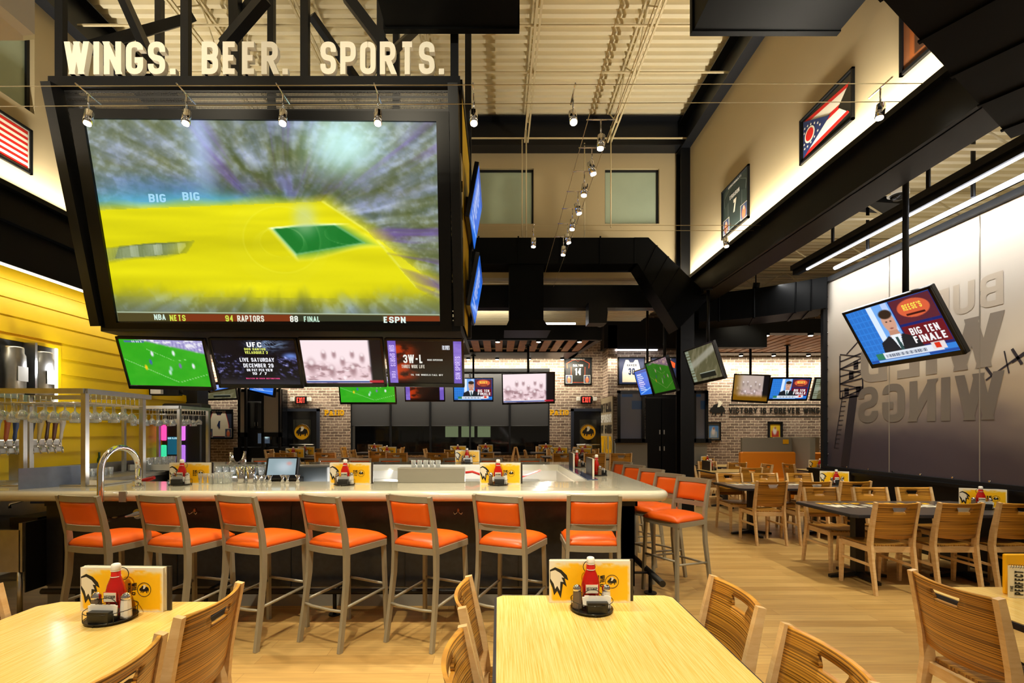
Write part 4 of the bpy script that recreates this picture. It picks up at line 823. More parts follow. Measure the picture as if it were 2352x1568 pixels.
tv((883,776,5.45), (1065,778,5.45), (887,887,5.68), threew, 'wide television with purple side bars and orange glow, rightmost under the big screen', texts=(('SUN SPORTS', .02, .09, .10, .60, 'cdb8f4', 1.0, -1), ('FOX', .03, .08, .72, .88, 'cdb8f4', 1.0, -1), ('SUN SPORTS', .91, .98, .35, .90, 'cdb8f4', 1.0, 1), ('3W-L', .2, .47, .32, .52, 'e8e8e0'), ('THREE WIDE LIFE', .17, .49, .56, .64, 'd8d0c0'), ('MUSIC SUPERVISOR', .53, .74, .42, .46, 'd8d8d0'), ('FOX SPORTS', .74, .84, .1, .2, 'f0f4ff'), ('TIL THE WHEELS FALL OFF', .29, .74, .78, .82, 'e0e0d8')))
# side televisions on the cube seen edge-on
for i, (za, zc_, ya, yc) in enumerate(((4.55, 3.95, 5.35, 6.4), (3.62, 3.0, 5.55, 6.55))):
    u_ = Vector((0, 1, 0)); z_ = Vector((.18*(1 if i == 0 else 1), 0, 1)).normalized(); y_ = z_.cross(u_); cen = Vector((-.27, (ya+yc)/2, (za+zc_)/2))
    r = thing('television', 'television on the right side of the video cube, %s' % ('upper one, seen edge-on' if i == 0 else 'lower one, seen edge-on'), 'television', M=Matrix(((u_.x,y_.x,z_.x,cen.x),(u_.y,y_.y,z_.y,cen.y),(u_.z,y_.z,z_.z,cen.z),(0,0,0,1))))
    obj('bezel', MB().bbox(-.52, .52, 0, .05, -.31, .31), M['bezel'], r); picture('screen', 1.0, .57, 40, 24, sched, M['screen'], r, y=-.004); obj('bracket', MB().box(-.1, .1, .05, .16, -.1, .1), M['dark'], r)
rt = (("REESE'S", .67, .87, .12, .22, 'f4dc50'), ('BIG TEN', .62, .92, .51, .63, 'f0ecec'), ('FINALE', .62, .96, .65, .77, 'f0ecec'))
tv((1935,718,5.42), (2137,655,4.40), (1979,849,5.60), news, 'tilted television with newsreader hanging on a pole before the mural', pole=4.95, texts=rt, nx=160)
tv((1570,806,8.6), (1637,781,7.6), (1587,886,8.75), blur, 'tilted television with olive blurred sports picture hanging beside the black column', pole=3.95)
tv((1481,834,9.9), (1530,815,8.9), (1499,910,10.05), chalk, 'tilted television with dark green pitch hanging left of the black column', pole=4.3)
tv((1456,852,11.2), (1484,843,10.2), (1469,912,11.35), sched, 'tilted television with blue schedule list partly behind the green pitch one', pole=4.3)
tv((1152,857,11.0), (1275,854,11.0), (1158,929,11.2), pinkball, 'hanging television with bright pink football scene before the roller shades', pole=3.575)
tv((1040,867,12.6), (1133,867,12.6), (1042,922,12.75), news, 'hanging television with newsreader before the roller shades', pole=3.575, texts=rt)
tv((928,868,12.6), (1021,868,12.6), (930,922,12.75), threew, 'hanging television with orange glow, mostly hidden under the cube screens', pole=3.575)
tv((775,862,11.0), (907,862,11.0), (778,928,11.2), soccer, 'hanging television with soccer pitch, mostly hidden under the cube screens', pole=3.575)
tv((1686,858,11.4), (1771,861,11.1), (1668,921,11.6), brown, 'hanging television with brown hazy scene over the booth wall', pole=3.64)
tv((1773,867,11.4), (1865,867,11.4), (1762,920,11.6), news, 'hanging television with newsreader over the booth wall', pole=3.64, texts=rt)
tv((1873,867,11.4), (1962,867,11.4), (1862,920,11.6), blur, 'hanging television half hidden behind the mural frame', pole=3.64)
tv((486,882,10.6), (549,872,11.3), (482,902,10.7), sched, 'small tilted television with blue picture left of the brick passage')
tv((461,878,12.4), (541,876,12.4), (461,920,12.5), blur, 'hanging television low at the left end behind the bar', pole=3.575)
tv((575,862,11.3), (632,873,10.6), (567,898,11.4), sched, 'small tilted television with teal picture above the black cabinet')
# ================= CABLE LIGHTS =================
def cable(a, c, label): return obj('light_cable', MB().cyl(a, c, .0035, 5), mat('cable_tan', 'b9a981', .4, .5) if 'cable_tan' not in bpy.data.materials else bpy.data.materials['cable_tan'], label=label, cat='cable')
zc = 4.40
cable((XL, 4.02, zc+.03), (XR-.05, 3.98, zc+.03), 'taut thin cable across the room, upper of the front pair'); cable((XL, 4.27, zc+.03), (XR-.05, 4.20, zc+.03), 'taut thin cable across the room, lower of the front pair')
cable((XL, 6.55, zc-.04), (XR-.05, 6.55, zc-.04), 'taut thin cable across the room, upper of the rear pair'); cable((XL, 6.72, zc-.04), (XR-.05, 6.72, zc-.04), 'taut thin cable across the room, lower of the rear pair')
cable((.80, 1.0, zc), (.80, YB-.3, 4.28), 'long cable running into the room, left of the pair'); cable((1.03, 1.0, zc), (1.03, YB-.3, 4.28), 'long cable running into the room, right of the pair')
def spotlamp(c, tgt, axis, label, p=60, group='cable spotlights', warm=(1, .84, .60)):
    c = Vector(c); r = thing('cable_spotlight', label, 'light fixture', c, group=group); d = (Vector(tgt)-c).normalized()
    obj('crossbar', MB().cyl((0,-.13,.2), (0,.13,.2), .006, 6) if axis == 'y' else MB().cyl((-.13,0,.2), (.13,0,.2), .006, 6), M['chrome'], r)
    obj('stem', MB().cyl((0,0,.2), (0,0,.05), .007, 6), M['chrome'], r)
    obj('shade', MB().tube([-d*.06, d*.06], .034, 14), M['chrome'], r); obj('bulb', MB().tube([d*.058, d*.066], .028, 12), M['bulb'], r)
    if p: lamp('SPOT', c+d*.09, p, warm, tgt, .03, spot=70, blend=.7, name='cable_spot_beam')
for i, px in enumerate((203, 428, 650, 868, 1088, 1316)):
    q = P(px, 262, 4.12); spotlamp((q.x, 4.12, 4.24), (q.x+.15, 3.3 if i < 5 else 2.6, .6), 'y', 'small chrome cable spotlight on the front wires, %s from the left' % nxt[i], 130)
q = P(2022, 235, 4.1); spotlamp((q.x, 4.1, 4.28), (q.x-.6, 3.9, .7), 'y', 'small chrome cable spotlight on the front wires before the state flag', 120)
for i in range(7):
    y = 4.32+i*.415; spotlamp((.915, y+.0, 4.20-.015*(y-1)), (1.7 if i % 2 else .6, y-.2, .8), 'x', 'small chrome cable spotlight on the long wires, %s from the camera' % nxt[i], 55 if i % 2 == 0 else 0)
spotlamp((.48, 6.63, 4.16), (.4, 6.5, 1), 'y', 'small chrome cable spotlight on the rear wires at the left', 50)
spotlamp((3.12, 6.63, 4.16), (3.3, 6.0, 1), 'y', 'small chrome cable spotlight on the rear wires by the dark jersey frame', 70)
# ================= THE BAR =================
bar = thing('bar_counter', 'long bar counter with pale stone top and black panelled front', 'bar counter', (0,0,0))
out = [(-5.0,4.0)] + [(x,4.0) for x in (-3,-1,0,1.2)]; rc = .16
for t in np.linspace(0, PI/2, 9): out.append((1.45-rc+rc*math.sin(t), 4.0+rc-rc*math.cos(t)))
out += [(1.45, y) for y in (5,6,7)]
for t in np.linspace(0, PI/2, 7): out.append((1.45-rc+rc*math.cos(t), 8.0-rc+rc*math.sin(t)))
out += [(x,8.0) for x in (0,-2,-5.6)]
def inner(p):
    x = min(p[0], .90); y = p[1]
    if p[1] < 4.3 : y = 4.8
    elif p[1] > 7.7: y = 7.3
    if p[0] > 1.2: x = .90
    return (x, y)
b = MB(); rings = []
for i, p in enumerate(out):
    a0 = Vector(out[max(i-1,0)]); a1 = Vector(out[min(i+1,len(out)-1)]); d = (a1-a0).normalized(); n = Vector((d.y, -d.x)); q = Vector(p); prof = []
    for t in np.linspace(-PI/2, PI/2, 9): prof.append((.045-.045*math.cos(t), 1.025+.045*math.sin(t)))
    pts = [(q-n*.08).to_3d() + Vector((0,0,.98))] + [(q-n*o_).to_3d()+Vector((0,0,z_)) for o_, z_ in prof]
    k = inner(p); pts += [Vector((k[0], k[1], 1.07)), Vector((k[0], k[1], .98))]
    rings.append(b.vs(pts)); m_ = len(pts)
b.sm = True
for a, c in zip(rings, rings[1:]):
    for j in range(m_):
        b.sm = 1 <= j < 9; b.face([a+j, a+(j+1)%m_, c+(j+1)%m_, c+j])
b.sm = False; b.face([rings[0]+j for j in range(m_)]); b.face([rings[-1]+j for j in range(m_)])
obj('counter_top', b, M['quartz'], bar)
b = MB(); b.box(-4.05, 1.22, 4.33, 4.45, .18, .98); b.box(1.10, 1.22, 4.33, 7.67, .18, .98); b.box(-5.6, 1.22, 7.55, 7.67, .18, .98); obj('front_panel', b, M['blackwall'], bar)
b = MB(); b.box(-4.05, 1.24, 4.31, 4.33, .90, .98); b.box(1.22, 1.24, 4.31, 7.69, .90, .98)
for x in np.arange(-3.9, 1.2, 1.02): b.box(x-.004, x+.004, 4.322, 4.33, .18, .9)
obj('panel_joint', b, M['ink'], bar)
obj('tile_base', MB().box(-4.05, 1.21, 4.34, 4.46, 0, .18).box(1.09, 1.21, 4.34, 7.66, 0, .18), M['grey'], bar)
b = MB(); b.box(-4.0, 1.0, 4.80, 4.83, .5, .98); obj('inner_panel', b, M['steel'], bar)
b = MB(); b.box(-4.9, .88, 7.27, 7.30, .3, .98); b.box(.87, .90, 4.8, 7.3, .3, .98); obj('inner_backsplash', b, M['white'], bar)
obj('steel_band', MB().box(-3.14, -3.08, 3.995, 4.01, .982, 1.068), M['steel'], bar)
r = thing('foot_rail', 'black foot rail along the front of the bar', 'rail'); b = MB().cyl((-3.9,4.13,.2), (1.15,4.13,.2), .025, 12); obj('rail', b, M['iron'], r)
for x in (-3.6,-2.5,-1.4,-.3,.8): obj('post', MB().cyl((x,4.13,0), (x,4.13,.2), .016, 10).lathe([(.05,0),(.05,.012)], 14, (x,4.13,0)).cyl((x,4.13,.2),(x,4.34,.2),.012,8), M['iron'], r)
r = thing('foot_rail', 'black foot rail along the right side of the bar', 'rail'); obj('rail', MB().cyl((1.47,4.33,.2), (1.47,7.6,.2), .03, 12), M['iron'], r)
for y in (4.68,5.9,7.1): obj('post', MB().cyl((1.47,y,0), (1.47,y,.2), .018, 10).lathe([(.06,0),(.06,.012)], 14, (1.47,y,0)).cyl((1.47,y,.2),(1.22,y,.2),.012,8), M['iron'], r)
for i, x in enumerate((-2.72, -.36)):
    r = thing('coat_hook', 'small chrome double hook under the bar edge, %s' % ('left one' if i == 0 else 'right one'), 'hook', (x, 4.33, .86)); c_ = MB()
    for s in (-1, 1): c_.tube([(0,-.01,.0),(s*.012,-.03,-.02),(s*.03,-.035,-.03),(s*.04,-.035,-.012)], .004, 8)
    obj('hook', c_, M['chrome'], r); obj('plate', MB().lathe([(.0,0),(.013,.0),(.013,.03),(.0,.035)], 12).xf(Matrix.Translation((0,-.006,-.015))), mat('copper_plate', 'c08a70', .3, .7) if i == 0 else bpy.data.materials['copper_plate'], r)
def grabrail(x, ya, yb, label, flip=False):
    r = thing('grab_rail', label, 'rail', (x, 0, 0)); pts = [(0, yb, 1.07), (0, yb, 1.24)]; c = (ya+yb)/2; rr = (yb-ya)/2
    for t in np.linspace(0, PI, 13): pts.append((0, c+rr*math.cos(t), 1.24+rr*.92*math.sin(t)))
    pts += [(0, ya, 1.1), (0, ya, .98)]
    s = 1 if yb > ya else -1
    for t in np.linspace(0, PI/2, 8): pts.append((0, ya+s*.12-s*.12*math.cos(t), .95-.12*math.sin(t)))
    pts.append((0, ya+s*.40, .83)); obj('tube', MB().tube(pts, .024, 16), M['chrome'], r)
    obj('flange', MB().tube([(0,yb,1.07),(0,yb,1.085)], .045, 18).tube([(0,ya+s*.40,.83),(0,ya+s*.425,.83)], .045, 18), M['chrome'], r)
grabrail(-3.22, 3.91, 4.32, 'tall chrome hoop rail clamped over the front bar edge')
grabrail(-4.25, 8.09, 7.68, 'chrome hoop rail on the far bar edge, seen in the distance')
o = thing('steel_guard', 'low blue-grey steel splash guard standing on the left end of the bar', 'guard'); a, c = P(42,1131,4.12), P(190,1125,4.5)
obj('panel', MB().bar((a.x,a.y,1.16),(c.x,c.y,1.16),.01,.18,(0,0,1)), M['bluesteel'], o)
obj('drip_tray', MB().box(-5.0,-3.62,4.35,4.78,1.072,1.085), M['steel'], label='flat stainless drip tray set on the left end of the bar top', cat='tray')
obj('glass_strip', MB().box(.905,1.02,4.95,7.2,1.072,1.078), mat('blue_tint_glass', '4a5a82', .08, coat=.6), label='narrow dark blue glass strip along the inner edge of the right bar top', cat='strip')
obj('bar_guard_box', MB().bbox(P(916,0,4.72).x, P(1068,0,4.72).x, 4.66, 4.78, 1.07, 1.215), mat('taupe_guard', '8d8a80', .4), label='low taupe guard box standing on the inner bar edge', cat='box')
# service island
r = thing('service_station', 'stainless service station with lit shelves inside the bar', 'counter')
obj('counter', MB().bbox(-4.4, .6, 6.72, 7.24, .80, .86), M['steel'], r); obj('base', MB().box(-4.4, .6, 6.8, 7.24, .0, .80), M['white'], r); obj('shelf', MB().bbox(-3.45, -1.95, 5.55, 6.05, 1.03, 1.06, .005), M['steel'], r)
obj('shelf_leg', MB().box(-3.43,-3.39,5.6,5.64,0,1.03).box(-2.01,-1.97,5.6,5.64,0,1.03).box(-3.43,-3.39,5.98,6.02,0,1.03).box(-2.01,-1.97,5.98,6.02,0,1.03), M['steel'], r); obj('well', MB().box(-3.4,-2.0,5.62,6.0,.3,.82), M['white'], r)
lamp('AREA', (-1.4, 7.05, 1.0), 80, (1,.95,.85), (-1.9, 6.6, .5), 5.0, .04, name='underbar_light', spread=110)
lamp('AREA', (.82, 6.0, .97), 50, (1,.95,.85), (.3, 6.0, .5), .04, 2.2, name='underbar_light')
lamp('AREA', (-1.4, 4.95, .96), 35, (1,.95,.85), (-1.4, 5.5, .5), 4.0, .04, name='underbar_light')
# left back counter, tap tower, kegs
r = thing('back_counter', 'stainless back counter along the yellow wall', 'counter'); obj('top', MB().bbox(XL+.02, -5.02, 4.4, 8.2, .92, .97), M['steel'], r); obj('cabinet', MB().box(XL+.02, -5.08, 4.4, 8.2, .1, .92), M['steel'], r); obj('riser', MB().box(XL+.02, XL+.05, 5.8, 8.2, .97, 1.12), M['steel'], r)
r = thing('tap_tower', 'wide stainless beer tap tower before the yellow wall', 'tap tower'); obj('manifold', MB().bbox(-5.34,-5.16,4.5,5.72,1.33,1.48,.01), M['steel'], r); obj('column', MB().bbox(-5.32,-5.18,5.24,5.40,.97,1.33,.01), M['steel'], r)
cols = ['2a2320','d8c9a0','a8bccc','c8642a','3a5a9a','b87a48','121214','d9c48e','4a2a20','6a3a20','efece4','20302a']
for k in range(12):
    y = 5.64-k*.09; ty = thing('beer_tap', 'beer tap with %s handle, %s from the right on the tap tower' % (['slim white','brown and black','dark brown','cream wood','black','tan wood','blue and white','orange','pale blue','cream','tall dark','dark green'][k], nxt[k]), 'beer tap', (-5.168, y, 1.40))
    obj('faucet', MB().tube([(0,0,0),(.05,0,.0),(.075,0,-.02),(.085,0,-.08)], [.016,.014,.013,.010], 10).cyl((.05,0,0),(.05,0,.07),.010,8), M['chrome'], ty)
    hh = .27 if k % 3 else .30; pr = [(.012,.07),(.02,.10),(.018+.004*(k%2),.16),(.034-.008*(k%3),.10+hh*.55),(.03+.006*(k%2),.07+hh*.8),(.012,.07+hh)]
    hb = MB().lathe(pr, 12); hb.xf(Matrix.Translation((.05,0,0)) @ Matrix.Rotation(.12,4,'Y') @ Matrix.Diagonal((.6,1.1,1,1))); obj('handle', hb, mat('tap_handle_%s' % cols[(11-k)], cols[10-k] if k < 11 else cols[11], .35), ty)
r = thing('keg_window', 'lit glass-fronted recess showing kegs in the yellow wall', 'display window'); ky0, ky1, kz0, kz1 = 4.6, 6.27, 1.95, 2.64
b = MB().box(XL+.0, XL+.05, ky0, ky1+.04, kz1, kz1+.04).box(XL, XL+.05, ky1, ky1+.04, kz0, kz1).box(XL, XL+.05, ky0, ky1, kz0-.04, kz0); obj('frame', b, M['yellow'], r)
obj('backing', MB().box(XL+.019, XL+.022, ky0, ky1, kz0, kz1), mat('cooler_inside', '3a3e44', .4), r)
obj('led_edge', MB().box(XL+.03, XL+.05, ky1-.03, ky1-.01, kz0, kz1), M['led'], r); obj('mullion', MB().box(XL+.02, XL+.17, 5.83, 5.86, kz0, kz1), M['steel'], r)
for i, y in enumerate((5.98, 5.62, 5.25, 4.9)):
    k_ = thing('beer_keg', 'steel keg in the lit wall recess, %s from the right' % nxt[i], 'keg', (XL+.11, y, kz0+.0)); obj('body', MB().lathe([(.085,0),(.10,.02),(.10,.06),(.115,.08),(.12,.3),(.12,.34),(.115,.5),(.10,.53),(.10,.58),(.095,.6)], 28), M['steel'], k_)
    if i < 2: obj('label', MB().tube([(0,0,.22),(0,0,.38)], .1215, 28, cap=False) if False else MB().box(.118,.124,-.06,.06,.20,.37), M['white'], k_)
lamp('POINT', (XL+.3, 6.0, 2.35), 16, (.95,.97,1), size=.05, name='keg_light')
# glass racks
glass_body = [(.0,0),(.030,.002),(.033,.004),(.004,.008),(.0035,.075),(.012,.085),(.032,.105),(.040,.135),(.036,.170),(.0345,.170),(.038,.135),(.030,.108),(.006,.088)]
def gobj(name, prof, label, group, cat='glass', n=14, m_='glass'): return obj(name, MB().lathe(prof, n, cap=False), M[m_], label=label, cat=cat, group=group)
def rack(x0, x1, y0, y1, zt_, posts, label, nper, group, glabel, first=None):
    r = thing('glass_rack', label, 'rack'); b = MB()
    for a, c in (((x0,y0),(x1,y0)), ((x1,y0),(x1,y1)), ((x1,y1),(x0,y1)), ((x0,y1),(x0,y0))): b.bar((*a,zt_), (*c,zt_), .045, .045, (0,0,1))
    obj('top_frame', b, M['steel'], r)
    for i, (px_, py_, zb_) in enumerate(posts): obj('post', MB().box(px_-.021, px_+.021, py_-.021, py_+.021, zb_, zt_), M['steel'], r)
    w = MB(); n_ = int((y1-y0)/.13)
    for k in range(n_*2):
        y = y0+.07+k*(y1-y0-.14)/(n_*2-1); w.cyl((x0+.05,y,zt_-.1), (x1-.02,y,zt_-.1), .004, 6); w.cyl((x1-.06,y,zt_-.1), (x1-.06,y,zt_), .004, 6); w.cyl((x0+.3,y,zt_-.1), (x0+.3,y,zt_), .004, 6)
    obj('hanging_wire', w, M['chrome'], r)
    for k in range(n_):
        y = y0+.07+(k+.5)*(y1-y0-.14)/n_ 
        for j in range(nper):
            x = x1-.10-j*.098; s = 1.05+.14*((j*7+k*3) % 3 == 0)
            if first is None:
                first = gobj('stemmed_glass', glass_body, glabel, group); g = first
            else: g = first.copy(); C.objects.link(g); g['label'] = glabel; g['group'] = group
            g.location = (x+random.uniform(-.008,.008), y, zt_-.088); g.rotation_euler = (PI, 0, 0); g.scale = (s, s, .95+.15*((j+k) % 2))
    return first
g0 = rack(-5.0, -3.72, 4.35, 5.15, 1.93, [(-3.73,4.36,1.07),(-3.78,5.13,.0),(-4.95,5.1,0),(-4.72,4.80,.98)], 'square steel glass rack over the left end of the bar, nearer one', 12, 'stemmed glasses hanging from the near rack', 'clear stemmed glass hanging upside down from the near steel rack')
rack(-5.6, -4.75, 7.2, 7.95, 1.93, [(-5.58,7.2,.97),(-4.77,7.22,1.07),(-4.77,7.93,1.07),(-5.58,7.93,1.07)], 'square steel glass rack over the far end of the bar, farther one', 8, 'stemmed glasses hanging from the far rack', 'clear stemmed glass hanging upside down from the far steel rack', g0)
tumbler = [(0,0),(.028,.0),(.036,.10),(.0345,.10),(.027,.008),(0,.008)]
def field(label, group, pts, rowof=None, prof=tumbler, name='drinking_glass', cat='glass'):
    f = None
    n_ = rowof or len(pts); rows = len(pts)//n_
    for i, p in enumerate(pts):
        lb = label + (', %s row' % (['front','middle','back'] if rows == 3 else ['front','back'])[i//n_] if rows > 1 else '') + ', %s from left' % nxt[i % n_]
        if f is None: g = f = gobj(name, prof, lb, group, cat, 12)
        else: g = f.copy(); C.objects.link(g); g['label'] = lb
        g.location = p
field('clear tumbler left of the metal shakers', 'tumblers by the shakers', [(P(478+i*11+(j%2)*5,0,4.7+j*.08).x, 4.60+j*.085, 1.071) for j in range(2) for i in range(6)], 6)
field('clear tumbler on the raised steel shelf', 'tumblers on the raised shelf', [(-3.25+i*.082, 5.62+j*.1, 1.061) for j in range(3) for i in range(8)], 8)
field('small clear glass on the taupe guard box', 'glasses on the guard box', [(P(950+i*14,0,4.72).x, 4.72, 1.216) for i in range(5)], None, [(0,0),(.021,0),(.027,.07),(.026,.07),(.020,.006),(0,.006)])
field('clear pint glass on the counter by the yellow wall', 'pint glasses on the back counter', [(-5.42, 5.85+i*.1, .971) for i in range(10)])
field('clear pint glass under the beer taps', 'pint glasses under the taps', [(-5.5, 4.55+i*.1, .971) for i in range(7)])
field('clear plastic pitcher on the counter by the wine bottles', 'pitchers on the back counter', [(-5.3, 7.15+i*.17, .971) for i in range(5)], None, [(0,0),(.055,0),(.07,.2),(.068,.2),(.053,.01),(0,.01)], 'pitcher', 'pitcher')
for i, (px, m_, cc) in enumerate(((209,'bottle_r','dark wine'), (228,'bottle_g','green'))): obj('wine_bottle', MB().lathe([(.036,0),(.037,.01),(.037,.18),(.03,.205),(.013,.23),(.013,.29),(.015,.295),(.015,.30)], 16), M[m_], label='%s bottle standing on the back counter among pitchers' % cc, cat='bottle', loc=(P(px,0,6.95).x+.0, 6.95, .971))
for i, px in enumerate((554, 577)): obj('cocktail_shaker', MB().lathe([(.033,0),(.036,.01),(.046,.155),(.044,.155),(.035,.012)], 20, cap=True), M['chrome'], label='polished steel cocktail shaker on the bar, %s of two' % ('left' if i == 0 else 'right'), cat='shaker', loc=(P(px,0,4.66).x, 4.66, 1.071))
for i, px in enumerate((597, 606, 622, 648, 662, 683)): obj('jigger', MB().lathe([(.022,0),(.008,.035),(.026,.075),(.024,.075),(.005,.036)], 14), M['chrome'], label='small steel jigger right of the shakers, %s from left' % nxt[i], cat='jigger', group='jiggers by the shakers', loc=(P(px,0,4.66).x, 4.64+.03*(i%2), 1.071))
# register
pr = P(655, 1075, 4.95); r = thing('cash_register', 'black touchscreen cash register standing inside the bar', 'cash register', (pr.x, 4.95, 1.07), .12)
bb = MB().bbox(-.16,.16,-.02,.03,-.125,.11,.012); bb.xf(Matrix.Translation((0,-.08,.13)) @ Matrix.Rotation(-.35,4,'X')); obj('casing', bb, M['bezel'], r)
sc = picture('screen', .27, .17, 24, 16, lambda u, v: mixc(mixc(np.ones(u.shape+(3,))*np.array(H('8ea2a8')), blob(u,v,.6,.5,.25,.3,.9)*.6, H('cfd8e0')), blob(u,v,.75,.3,.08,.1,.9)*.7, H('d88a80')), M['screen'], r, y=-.024); sc.matrix_basis = Matrix.Translation((0,-.08,.135)) @ Matrix.Rotation(-.35,4,'X')
obj('stand', MB().bbox(-.14,.14,-.02,.16,-.08,.02).bbox(-.05,.05,.0,.06,.02,.12), M['black'], r)
obj('printer_box', MB().bbox(-.21,.13,-.13,.13,0,.19,.01), mat('slate_plastic', '39424b', .45), label='slate grey plastic box behind the cash register', cat='box', loc=(pr.x+.22, 5.30, 1.0))
obj('ice_scoop_bin', MB().lathe([(.2,-.1),(.2,.06),(.15,.13),(.05,.16),(.0,.165)], 20, cap=False), mat('dark_bin', '20262c', .4), label='dark rounded bin at the left end of the raised shelf', cat='bin', loc=(-3.55, 5.7, 1.0))
r = thing('soda_gun', 'red soda gun with hose resting inside the left bar corner', 'soda gun', (-3.8, 5.0, 1.0)); obj('nozzle', MB().tube([(0,0,.0),(.1,0,.05),(.24,.0,.09)], [.018,.026,.018], 10), M['red'], r); obj('hose', MB().tube([(0,0,0),(-.06,.0,-.06),(-.1,0,-.2)], .012, 8), M['white'], r)
r = thing('bar_hose', 'red hose looping behind the guard box', 'hose', (0,0,0)); obj('hose', MB().tube([P(1068,1085,4.95), P(1085,1083,4.95), P(1105,1090,4.95), P(1200,1094,5.4), P(1240,1080,6.0)], .012, 8), M['red'], r)
# hand sink left of the bar
r = thing('hand_sink', 'stainless hand sink unit at the left end of the bar', 'sink', (0,0,0))
b = MB().box(-5.2,-4.1,4.14,4.18,.36,.72).box(-4.11,-4.08,4.14,4.9,.36,.78); obj('basin_front', b, M['steel'], r); obj('side_skin', MB().box(-4.08,-4.07,4.16,4.9,.18,.78), M['iron'], r); obj('deck', MB().box(-5.2,-4.1,4.18,4.9,.70,.72).box(-4.35,-4.1,4.3,4.9,.72,.80), M['dark'], r)
for y in (4.16, 4.8): obj('leg', MB().cyl((-4.12,y,0), (-4.12,y,.36), .02, 12), M['steel'], r)
obj('splash', MB().box(-5.2,-4.1,4.88,4.9,.72,.95), M['steel'], r); obj('notice', MB().box(-4.72,-4.45,4.87,4.879,.84,.93), M['blue'], r, label='blue notice plate')
obj('faucet', MB().tube([(-4.16,4.6,.80),(-4.16,4.6,.88),(-4.2,4.58,.92),(-4.4,4.5,.93),(-4.5,4.45,.90),(-4.5,4.45,.86)], .012, 10), M['chrome'], r)
# jukebox and dark backdrop
r = thing('jukebox', 'black jukebox cabinet with glowing pink, green and violet side tubes', 'jukebox', (P(394,0,8.22).x, 8.22, 0)); obj('cabinet', MB().bbox(-.17,.50,0,.3,0,2.05,.02), M['iron'], r)
for x, z0_, z1_, c_ in ((-.12,1.42,1.68,'ff4fb0'), (-.12,.95,1.34,'38d8a0'), (.20,1.42,1.68,'e070e8'), (.20,.80,1.34,'b070e0')): obj('glow_tube', MB().bbox(x-.045,x+.045,-.03,0,z0_,z1_,.012), mat('tube_'+c_, c_, .4, emit=.9), r)
obj('screen', MB().box(-.06,.14,-.01,0,1.18,1.48), mat('teal_screen', '0e5f7c', .3, emit=.6), r); m_ = fit('NOW PLAYING', .2, .03, t=.2, wr=.4); m_.xf(Matrix.Translation((-.055,-.014,1.44)) @ Matrix.Diagonal((.9,1,1,1))); obj('screen_lettering', m_, em('bfe8f0'), r)
obj('blue_box', MB().bbox(-.12,.34,-.45,-.40,.98,1.13), M['navy'], label='dark blue low screen standing before the jukebox', cat='box', loc=(P(375,0,8.2).x-.0, 8.2, .0))
r = thing('security_floodlight', 'small white square emergency light on a black box on the yellow wall', 'light fixture', (XL+.2, P(322,900,8.0).y, P(322,900,8.0).z)); obj('housing', MB().bbox(-.2,.3,-.05,.05,-.06,.07), M['black'], r); obj('lamp_head', MB().bbox(-.12,.05,-.12,-.05,-.04,.07), M['white'], r); obj('lamp_cone', MB().tube([(.32,0,0),(.4,-.02,0)],[.04,.06],12), M['black'], r)

# ================= STOOLS =================
st = thing('bar_stool', 'x', 'bar stool', (0,0,0), 0, 'orange bar stools at the front of the bar')
sm_ = M['stoolmetal']
def rear(s): return [(s*.205,-.275,0),(s*.2,-.235,.25),(s*.192,-.20,.50),(s*.188,-.195,.66),(s*.185,-.205,.80),(s*.185,-.235,.95),(s*.185,-.275,1.10)]
for s in (-1, 1): obj('leg', MB().sweep(rear(s), .026, [.034,.036,.042,.045,.042,.036,.030]), sm_, st); obj('leg', MB().sweep([(s*.205,.215,0),(s*.19,.195,.70)], .028, .028), sm_, st)
b = MB()
for z_, y_, hh, bow in ((1.078,-.266,.045,.03), (.855,-.215,.042,.02)):
    obj('top_rail' if z_ > 1 else 'lower_rail', MB().sweep([(x, y_-bow*(1-(x/.18)**2)+.0, z_) for x in np.linspace(-.18,.18,9)], .024, hh, (0,1,0)), sm_, st)
def padpt(i, j):
    x = -.168+.336*i/10; z_ = .885+.165*j/8; y_ = -.222-.04*(z_-.87)/.19-.028*(1-(x/.18)**2); return (x, y_, z_), (0, -1, 0)
pd = MB(); e_ = lambda t: min(1, 4*t*(1-t)*2.2)**.5
nx_, nz_ = 12, 8; fr = {}; bk = {}
for j in range(nz_+1):
    for i in range(nx_+1):
        x = -.168+.336*i/nx_; z_ = .883+.172*j/nz_; y_ = -.225-.045*(z_-.883)/.172-.026*(1-(x/.18)**2); th = .004+.018*e_(i/nx_)*e_(j/nz_); fr[i,j] = pd.vs([(x,y_-th,z_)]); bk[i,j] = pd.vs([(x,y_+th,z_)])
pd.sm = True
for j in range(nz_):
    for i in range(nx_): pd.face([fr[i,j],fr[i+1,j],fr[i+1,j+1],fr[i,j+1]]); pd.face([bk[i,j+1],bk[i+1,j+1],bk[i+1,j],bk[i,j]])
for i in range(nx_): pd.face([fr[i,0],bk[i,0],bk[i+1,0],fr[i+1,0]]); pd.face([fr[i,nz_],fr[i+1,nz_],bk[i+1,nz_],bk[i,nz_]])
for j in range(nz_): pd.face([fr[0,j],fr[0,j+1],bk[0,j+1],bk[0,j]]); pd.face([fr[nx_,j],bk[nx_,j],bk[nx_,j+1],fr[nx_,j+1]])
obj('back_pad', pd, M['orange'], st)
b = MB(); b.sweep([(-.19,-.20,.695),(-.21,.20,.695)], .02, .045, (1,0,0)); b.sweep([(.19,-.20,.695),(.21,.20,.695)], .02, .045, (1,0,0)); b.sweep([(x,-.205-.02*(1-(x/.19)**2),.695) for x in np.linspace(-.19,.19,7)], .02, .045, (0,1,0)); b.box(-.21,.21,.19,.21,.672,.718); obj('seat_frame', b, sm_, st)
cu = MB(); n_ = 14; g = {}
